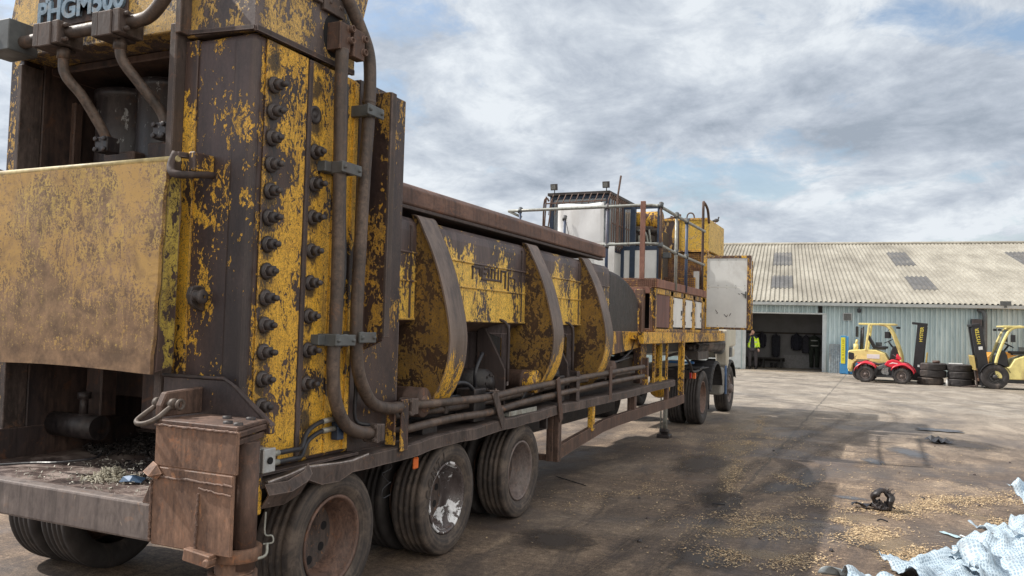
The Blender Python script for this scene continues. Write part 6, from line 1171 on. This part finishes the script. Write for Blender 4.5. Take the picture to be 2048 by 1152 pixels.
k = MB(); k.lathe([(.0, -.05), (.09, -.05), (.13, 0), (.11, .05), (.04, .06), (.04, 0)], (0,0,0), 'Z', 18); roughen(k.bm, .02, 9); o = tag(k.build('rubber_lump', M['rust'], None, smooth=True), 'small brown lump sitting on top of the left tyre stack', 'lump'); o.location = (1.75, 32.3, .80)
k = MB(); k.box(-.30, .12, -.12, .12, 0, .02); roughen(k.bm, .01, 5); o = tag(k.build('white_board', M['white'], None), 'flat white board scrap on the right tyre stack', 'board'); o.location = (2.42, 32.1, .765)
k = MB(); k.lathe([(.0, 0), (.035, 0), (.035, .16), (.015, .2), (.015, .23), (.0, .23)], (0,0,0), 'Z', 14); o = tag(k.build('plastic_bottle', M['white'], None, smooth=True), 'small pale bottle standing between the two tyre stacks', 'bottle'); o.location = (2.05, 31.85, 0)

# ------------------------------------------------------------------ man in hi-vis vest
def skin_body(name, verts, edges, radii, m_, parent, sub_=2, root=0):
    me = bpy.data.meshes.new(name); me.from_pydata(verts, edges, []); me.materials.append(m_); o = bpy.data.objects.new(name, me); COL.objects.link(o)
    if parent: o.parent = parent
    md = o.modifiers.new('skin', 'SKIN'); md.use_smooth_shade = True
    for i, r in enumerate(radii): o.data.skin_vertices[0].data[i].radius = (r, r) if not isinstance(r, tuple) else r
    o.data.skin_vertices[0].data[root].use_root = True
    s_ = o.modifiers.new('sub', 'SUBSURF'); s_.levels = sub_; s_.render_levels = sub_
    return o
skinm = plain('skin', (.50,.29,.21), .5, var=.1); dark = plain('navy_sweater', (.022,.025,.04), .85, var=.2); trs = plain('grey_work_trousers', (.05,.045,.05), .85, var=.25); hiv = plain('hi_vis_yellow', (.62,.86,.04), .6, var=.1); rfl = plain('reflective_tape', (.55,.58,.55), .35)
# body in local metres, facing -Y, feet at 0; leaning a little, right hand to the face
V = [(0,0,.95),(0,.01,1.10),(0,.02,1.28),(0,.02,1.43),(0,.0,1.52),(0,-.02,1.58),(0,-.03,1.68),
     (-.10,0,.90),(-.12,-.03,.50),(-.12,.03,.10),(.10,0,.90),(.15,-.02,.50),(.15,.03,.10),
     (-.17,.01,1.42),(-.24,-.04,1.18),(-.13,-.20,1.38),(-.08,-.19,1.50),(.17,.01,1.42),(.23,.02,1.16),(.27,-.12,.98),(.28,-.17,.93)]
E_ = [(0,1),(1,2),(2,3),(3,4),(4,5),(5,6),(0,7),(7,8),(8,9),(0,10),(10,11),(11,12),(3,13),(13,14),(14,15),(15,16),(3,17),(17,18),(18,19),(19,20)]
Rd = [(.15,.12),(.155,.12),(.17,.13),(.13,.10),.062,.058,.08,.095,.065,.045,.095,.065,.045,.07,.052,.038,.028,.07,.052,.038,.028]
pn = thing('person', 'man in a yellow hi-vis vest, hand to his face, standing in the shed doorway', 'person', shedw(-5.33, .15), R_(2))
body = skin_body('person_body', V, E_, Rd, dark, None); body.parent = pn
# trousers, vest, head, hands as clothing and features
skin_body('trousers', [(0,0,.98),(-.10,0,.90),(-.12,-.03,.50),(-.12,.03,.09),(.10,0,.90),(.15,-.02,.50),(.15,.03,.09)], [(0,1),(1,2),(2,3),(0,4),(4,5),(5,6)], [(.165,.13),.115,.085,.072,.115,.085,.072], trs, pn)
k = MB(); rows = []
for i in range(13):
    z = .93+.53*i/12; sx = .19+.02*math.sin(i*.5) if z < 1.38 else .19-.10*(z-1.38)/.08; sy = .145 if z < 1.38 else .12; row = []
    for j in range(25):
        a = R_(-90+28+(360-56)*j/24); row.append((sx*1.02*math.cos(a), .012+sy*math.sin(a), z))
    rows.append(row)
k.strip(rows); k.build('hi_vis_vest', hiv, pn, solid=.012, smooth=True)
k = MB()
for z in (1.02, 1.20):
    k.strip([[((.205)*math.cos(R_(-90+28+(304)*j/24)), .012+.157*math.sin(R_(-90+28+304*j/24)), z+dz) for j in range(25)] for dz in (0, .045)])
k.build('reflective_tape', rfl, pn, solid=.004)
k = MB(); k.tube([(.17,.01,1.40), (.235,.02,1.16), (.275,-.11,.99)], [.078, .068, .055], 12, 4); k.build('hi_vis_sleeve', hiv, pn, smooth=True)
bmh = bmesh.new(); bmesh.ops.create_uvsphere(bmh, u_segments=28, v_segments=20, radius=.1)
for v in bmh.verts:
    x, y, z = v.co; v.co = Vector((x*.78*(1-.18*max(0, -z/.1)), y*.98, z*1.22))
    if y < 0:
        v.co.y -= .012*math.exp(-((x/.014)**2))*math.exp(-(((z+.012)/.022)**2))*1.6     # nose
        v.co.y += .007*(math.exp(-(((abs(x)-.03)/.013)**2))*math.exp(-(((z-.012)/.011)**2)))  # eye sockets
        v.co.y -= .005*math.exp(-((x/.025)**2))*math.exp(-(((z+.055)/.008)**2)); v.co.y -= .006*math.exp(-((x/.03)**2))*math.exp(-(((z+.095)/.02)**2))
me = bpy.data.meshes.new('head'); bmh.to_mesh(me); bmh.free(); me.materials.append(skinm); hd_ = bpy.data.objects.new('head', me); COL.objects.link(hd_); hd_.parent = pn; hd_.location = (0, -.035, 1.665)
for p in me.polygons: p.use_smooth = True
k = MB()
for s in (-1, 1): k.lathe([(.0, -.005), (.010, -.003), (.011, .0), (.0, .008)], (s*.029, -.088, .013), 'Y', 10)
k.build('eye', plain('eye_dark', (.03,.02,.02), .3), hd_)
k = MB(); k.strip([[(-.026, -.094, -.052), (0, -.102, -.050), (.026, -.094, -.052)], [(-.022, -.093, -.060), (0, -.102, -.062), (.022, -.093, -.060)]]); k.build('mouth', plain('lips', (.38,.15,.12), .5), hd_)
for s in (-1, 1): k = MB(); k.lathe([(.0, -.006), (.016, -.004), (.020, 0), (.012, .006), (.0, .006)], (s*.078, .005, 0), 'X', 12); [setattr(v.co, 'z', v.co.z*1.5) for v in k.bm.verts]; k.build('ear', skinm, hd_, smooth=True)
bmh = bmesh.new(); bmesh.ops.create_uvsphere(bmh, u_segments=24, v_segments=16, radius=.105)
bmesh.ops.delete(bmh, geom=[v for v in bmh.verts if (v.co.z < .035 and v.co.y < .01) or v.co.z < -.045 or (v.co.y < -.07 and v.co.z < .07)], context='VERTS')
for v in bmh.verts: v.co = Vector((v.co.x*.82, v.co.y*1.02, v.co.z*1.2))
me = bpy.data.meshes.new('hair'); bmh.to_mesh(me); bmh.free(); me.materials.append(plain('brown_hair', (.05,.03,.022), .8)); hr = bpy.data.objects.new('hair', me); COL.objects.link(hr); hr.parent = hd_; hr.modifiers.new('s', 'SOLIDIFY').thickness = .006
def hand(name, base, d, up_, flip, curl):
    d = Vector(d).normalized(); up_ = Vector(up_); up_ = (up_-d*up_.dot(d)).normalized(); sd = d.cross(up_)*flip; b = Vector(base)
    vs = [b, b+d*.045, b+d*.085]; es = [(0,1),(1,2)]; rd = [(.024,.018), (.036,.017), (.036,.015)]
    for i, (o_, L) in enumerate(((-.030, .068), (-.010, .078), (.010, .073), (.030, .058))):
        p0 = b+d*.078+sd*o_; n0 = len(vs); vs.append(p0); es.append((2, n0)); rd.append(.0095); p = p0; dd = d
        for q in range(3): dd = (dd-up_*curl*(.5+.3*q)).normalized(); p = p+dd*L/3; vs.append(p); es.append((n0+q, n0+q+1)); rd.append(.0088-.0007*q)
    n0 = len(vs); p = b+d*.02+sd*-.03; vs.append(p); es.append((0, n0)); rd.append(.012)
    for q in range(2): p = p+(d*.7-sd*.55-up_*.3*q).normalized()*.03; vs.append(p); es.append((n0+q, n0+q+1)); rd.append(.0105-.001*q)
    return skin_body(name, [tuple(v) for v in vs], es, rd, skinm, pn, 1)
hand('hand', (-.08,-.19,1.50), (.35,-.05,.9), (0,-1,.2), 1, .35); hand('hand', (.28,-.17,.93), (.1,-.35,-.8), (.3,-.9,.2), -1, .3)
for s, x in ((-1, -.12), (1, .15)):
    k = MB(); k.tube([(x, .07, .05), (x, .0, .055), (x+s*.01, -.10, .045), (x+s*.015, -.17, .035)], [.045, .052, .046, .032], 12, 3); k.tube([(x, .03, .05), (x, .03, .17)], .055, 12); k.build('boot', plain('black_boot', (.02,.018,.018), .6), pn, smooth=True)

# ------------------------------------------------------------------ loose things on the yard
tb = thing('tangled_scrap', 'tangle of torn black metal and rubber with a ring standing alone on the yard', 'scrap', (0.0, 8.72, 0))
rnd = random.Random(11); k = MB(); rows = []
for i in range(30):
    a = 2*math.pi*i/29; wv_ = .008*math.sin(a*5); c = Vector(((.075+wv_)*math.cos(a)+.01, .02*math.sin(a*2), .105+(.085+wv_)*math.sin(a))); rr_ = .030+.007*math.sin(a*3+1)
    rows.append([c+Vector((math.cos(a)*rr_*math.cos(q), rr_*1.9*math.sin(q), math.sin(a)*rr_*math.cos(q))) for q in [2*math.pi*j/8 for j in range(8)]])
k.strip(rows, True); roughen(k.bm, .007, 26); k.build('torn_ring', M['black'], tb, smooth=True)
k = MB(); g_ = [[(-.26+.26*i/6, -.03+.05*j+.02*math.sin(i*2+j), .02+.05*abs(math.sin(i*1.1+j*.8))*(1-.3*j)) for i in range(7)] for j in range(3)]; k.strip(g_); roughen(k.bm, .02, 14); k.build('torn_flap', M['hose'], tb, solid=.006)
k = MB()
for i in range(16): a = rnd.uniform(R_(20), R_(110)); p = Vector((.10*math.cos(a), rnd.uniform(-.03,.03), .12+.09*math.sin(a))); k.tube([p, p+Vector((rnd.uniform(-.01,.035), rnd.uniform(-.02,.02), rnd.uniform(.01,.04)))], [.006, .002], 5)
for i in range(9): p = Vector((rnd.uniform(-.08,.07), rnd.uniform(-.05,.05), .02)); k.tube([p, p+Vector((rnd.uniform(-.05,.05), rnd.uniform(-.04,.04), rnd.uniform(.01,.09))), p+Vector((rnd.uniform(-.08,.08), rnd.uniform(-.04,.04), .01))], .009, 6, 3)
k.build('torn_shreds', M['black'], tb)
k = MB(); bmesh.ops.create_icosphere(k.bm, subdivisions=4, radius=.07)
for v in k.bm.verts: v.co = Vector((v.co.x*1.15+.02, v.co.y*.7, max(0, v.co.z*.62+.035)))
roughen(k.bm, .03, 18); k.build('torn_lump', M['black'], tb)
def flat_scrap(name, x, y, w_, h_, rz, m_, label, cat, z=.012, crumple=.02):
    k = MB(); g_ = [[(w_*(i/6-.5)*(1+.15*math.sin(j*2)), h_*(j/4-.5)*(1+.1*math.sin(i*1.7)), z+abs(crumple*noise.noise(Vector((i*.7+x, j*.7+y, 1))))*2) for i in range(7)] for j in range(5)]; k.strip(g_); o = k.build(name, m_, None, solid=.003); o.location = (x, y, 0); o.rotation_euler = (0, 0, rz); tag(o, label, cat)
flat_scrap('black_rag', .85, 14.75, .30, .35, R_(20), M['hose'], 'crumpled black sheet lying far out on the sunlit yard', 'rag', crumple=.06)
flat_scrap('dark_mesh_mat', .95, 16.6, .7, .4, 0, M['wet'], 'flat dark mesh piece beyond the black sheet on the yard', 'mat', crumple=.008)
flat_scrap('blue_strip', .54, 7.95, .045, .19, R_(38), plain('pale_blue_plastic', (.45,.62,.70), .4), 'pale blue plastic strip on the concrete near the white sheets', 'strip', crumple=.004)
flat_scrap('white_strip', .66, 7.92, .02, .13, R_(40), M['white'], 'thin white strip lying beside the pale blue strip', 'strip', crumple=.004)
k = MB(); k.tube([(-.03, 0, .01), (0, .02, .02), (.06, .01, .01)], .008, 6, 4); o = k.build('black_offcut', M['hose'], None); o.location = (.0, 8.2, 0); tag(o, 'small curved black rubber offcut in the chips below the tangled scrap', 'offcut')
k = MB(); k.bar((-.06, 0, .01), (.06, .01, .012), .012, .012); o = k.build('dark_bar', M['hose'], None); o.location = (-1.44, 8.12, 0); tag(o, 'short dark bar lying in the trailer shadow', 'bar')
k = MB(); k.cyl((-3.33, 8.62, .006), (-2.87, 8.30, .006), .005, n=6); tag(k.build('thin_rod', M['hose'], None), 'long thin dark rod on the ground near the third trailer wheel', 'rod')
rnd = random.Random(9)
for i, (x, y) in enumerate([(-2.2, 8.0), (-1.9, 7.2), (-1.0, 9.6), (.4, 9.6), (-.9, 7.0), (.9, 9.5), (-1.75, 6.4), (.2, 11.2), (-2.3, 10.4), (-1.4, 12.2), (.75, 14.2), (1.6, 13.0), (-.35, 6.9), (1.05, 11.6)]):
    k = MB(); bmesh.ops.create_icosphere(k.bm, subdivisions=1, radius=.014+.01*rnd.random()); roughen(k.bm, .01, 60); o = k.build('stone', M['steel'] if i % 3 else M['black'], None); o.location = (x, y, .008); o.scale = (1, 1.3, .6); tag(o, 'small dark stone lying loose on the yard', 'stone', 'loose stones on the yard')
m, nt, b = mat('scratched_concrete'); setc(nt, b, (.42,.38,.33), .9)
k = MB()
for i in range(60):
    x, y = rnd.uniform(-2.6, 1.6), rnd.uniform(6.2, 17); a = rnd.uniform(-.4, 1.2); l = rnd.uniform(.03, .16); w_ = rnd.uniform(.002, .006); dx, dy = math.cos(a)*l, math.sin(a)*l; k.poly([(x-dx, y-dy, .0035), (x-dx*.2, y-dy*.3+w_, .0035), (x+dx, y+dy, .0035), (x, y-w_, .0035)])
tag(k.build('ground_scratches', m, None), kind='structure')

# heap of dimpled white plastic sheets
m, nt, b = mat('dimpled_sheet'); uv = N(nt, 'ShaderNodeTexCoord').outputs['UV']
vo = N(nt, 'ShaderNodeTexVoronoi'); vo.inputs['Scale'].default_value = 62; vo.inputs['Randomness'].default_value = .15; nt.links.new(uv, vo.inputs['Vector'])
vo2 = N(nt, 'ShaderNodeTexVoronoi'); vo2.inputs['Scale'].default_value = 62; vo2.inputs['Randomness'].default_value = .15; nt.links.new(mapping(nt, uv, (.02,.02,0)), vo2.inputs['Vector'])
dots = ramp(nt, vo.outputs['Distance'], [(.28, 1.), (.42, 0.)]); nn = noi(nt, objco(nt), 12, 6, .65)
col = mixc(nt, math_(nt, 'MULTIPLY', dots, .62), (.46,.56,.64), (.15,.23,.31)); col = mixc(nt, ramp(nt, nn, [(.55, 0.), (.72, .6)]), col, (.28,.36,.43))
col = mixc(nt, ramp(nt, noi(nt, objco(nt), 4, 7, .7, .6), [(.54, 0.), (.68, .6)]), col, (.22,.22,.22)); setc(nt, b, col, .38, 0., dots, .5, .004); M['dimple'] = m
k0 = 0
def sheet(label, cx, cy, cz, w_, h_, rot, seed, amp, tilt=(0,0)):
    nx, ny = 46, 30; bm = bmesh.new(); uvl = bm.loops.layers.uv.new('UVMap'); g_ = []
    for j in range(ny):
        row = []
        for i in range(nx):
            x, y = w_*(i/(nx-1)-.5), h_*(j/(ny-1)-.5); q = Vector((x*4+seed, y*4, seed))
            z = amp*(1.1*noise.noise(q)+.8*abs(noise.noise(q*2.0+Vector((0,y*3,0))))+.22*abs(noise.noise(q*4.6))+.08*noise.noise(q*9)); e = noise.noise(Vector((x*7+seed, y*7, 3)))*.03
            row.append(bm.verts.new((x+e+.05*noise.noise(q*1.5+Vector((5,0,0))), y+e+.05*noise.noise(q*1.5+Vector((0,7,0))), z+x*tilt[0]+y*tilt[1])))
        g_.append(row)
    for j in range(ny-1):
        for i in range(nx-1):
            f = bm.faces.new((g_[j][i], g_[j][i+1], g_[j+1][i+1], g_[j+1][i])); f.smooth = True
            for lp_, (a, c) in zip(f.loops, ((i, j), (i+1, j), (i+1, j+1), (i, j+1))): lp_[uvl].uv = (a/(nx-1)*w_, c/(ny-1)*h_)
    me = bpy.data.meshes.new('plastic_sheet'); bm.to_mesh(me); bm.free(); me.materials.append(M['dimple']); o = bpy.data.objects.new('plastic_sheet', me); COL.objects.link(o)
    o.location = (cx, cy, cz); o.rotation_euler = (0, 0, rot); md = o.modifiers.new('s', 'SOLIDIFY'); md.thickness = .003
    zmin = min((v.co.z for v in me.vertices))
    tag(o, label, 'plastic sheet', 'crumpled plastic sheets in the corner heap'); return o
SL_ = ['dimpled white sheet lying low at the front middle of the corner heap', 'dimpled white sheet behind the front edge of the corner heap', 'dimpled white sheet spreading towards the blue strip', 'broad dimpled white sheet draped over the front of the heap', 'dimpled white sheet crumpled near the middle of the heap', 'dimpled white sheet at the far slope of the heap', 'dimpled white sheet lowest and furthest left in the heap', 'largest dimpled white sheet topping the heap in the bottom right corner', 'dimpled white sheet standing tallest at the right edge of the photo']
for n_, a in enumerate(((.55, 6.55, .05, .9, .7, .5, 1.1, .10), (.95, 7.05, .10, .9, .7, 1.0, 2.3, .12), (1.15, 7.7, .14, .8, .6, .7, 3.9, .12), (1.0, 6.3, .18, 1.0, .8, .2, 4.7, .16), (1.45, 7.1, .26, .9, .8, 1.3, 6.1, .16), (1.75, 8.1, .28, .8, .7, .9, 7.7, .15), (.15, 6.0, .02, .7, .5, .1, 8.8, .09), (1.65, 6.2, .30, 1.2, 1.0, .4, 9.9, .2), (1.45, 9.3, .22, .5, .5, .4, 12.3, .16, (.5, .2)))): sheet(SL_[n_], *a)
tag(None or (lambda k: (k.strip([[(.20*math.cos(R_(a))*(1-.25*t)*.6+t*.22, t*.03, .10*math.sin(R_(a))*(1-.3*t)) for a in range(0, 181, 15)] for t in (0, .33, .66, 1.)]), k.build('curved_flashing', plain('grey_blue_flashing', (.33,.37,.39), .4, .4, var=.3), None, solid=.004, smooth=True))[1])(MB()), 'curved grey metal flashing arched at the left tip of the white sheets', 'flashing').location = (-.33, 6.22, .0); bpy.data.objects['curved_flashing'].scale = (.62, .62, .62)

# pigeon on the tank
pg = thing('pigeon', 'small dark pigeon perched on the top right edge of the yellow tank', 'pigeon', (-3.05, 16.35, 3.815), R_(30)); pg.scale = (.72, .72, .72)
k = MB(); k.tube([(-.13, 0, .06), (-.07, 0, .09), (0, 0, .11), (.06, 0, .125), (.085, 0, .17), (.095, 0, .20), (.115, 0, .205)], [.006, .035, .055, .045, .022, .024, .010], 12, 3); k.build('pigeon_body', plain('pigeon_grey', (.08,.08,.09), .7), pg, smooth=True)
k = MB(); k.bar((-.10, 0, .085), (-.22, 0, .05), .05, .012); k.build('tail', plain('pigeon_tail', (.05,.05,.055), .7), pg)
k = MB(); k.cyl((0, -.015, 0), (0, -.01, .07), .005, n=6); k.cyl((.01, .015, 0), (.01, .01, .07), .005, n=6); k.build('legs', M['red'], pg)

for o in sc.objects: o.select_set(False)
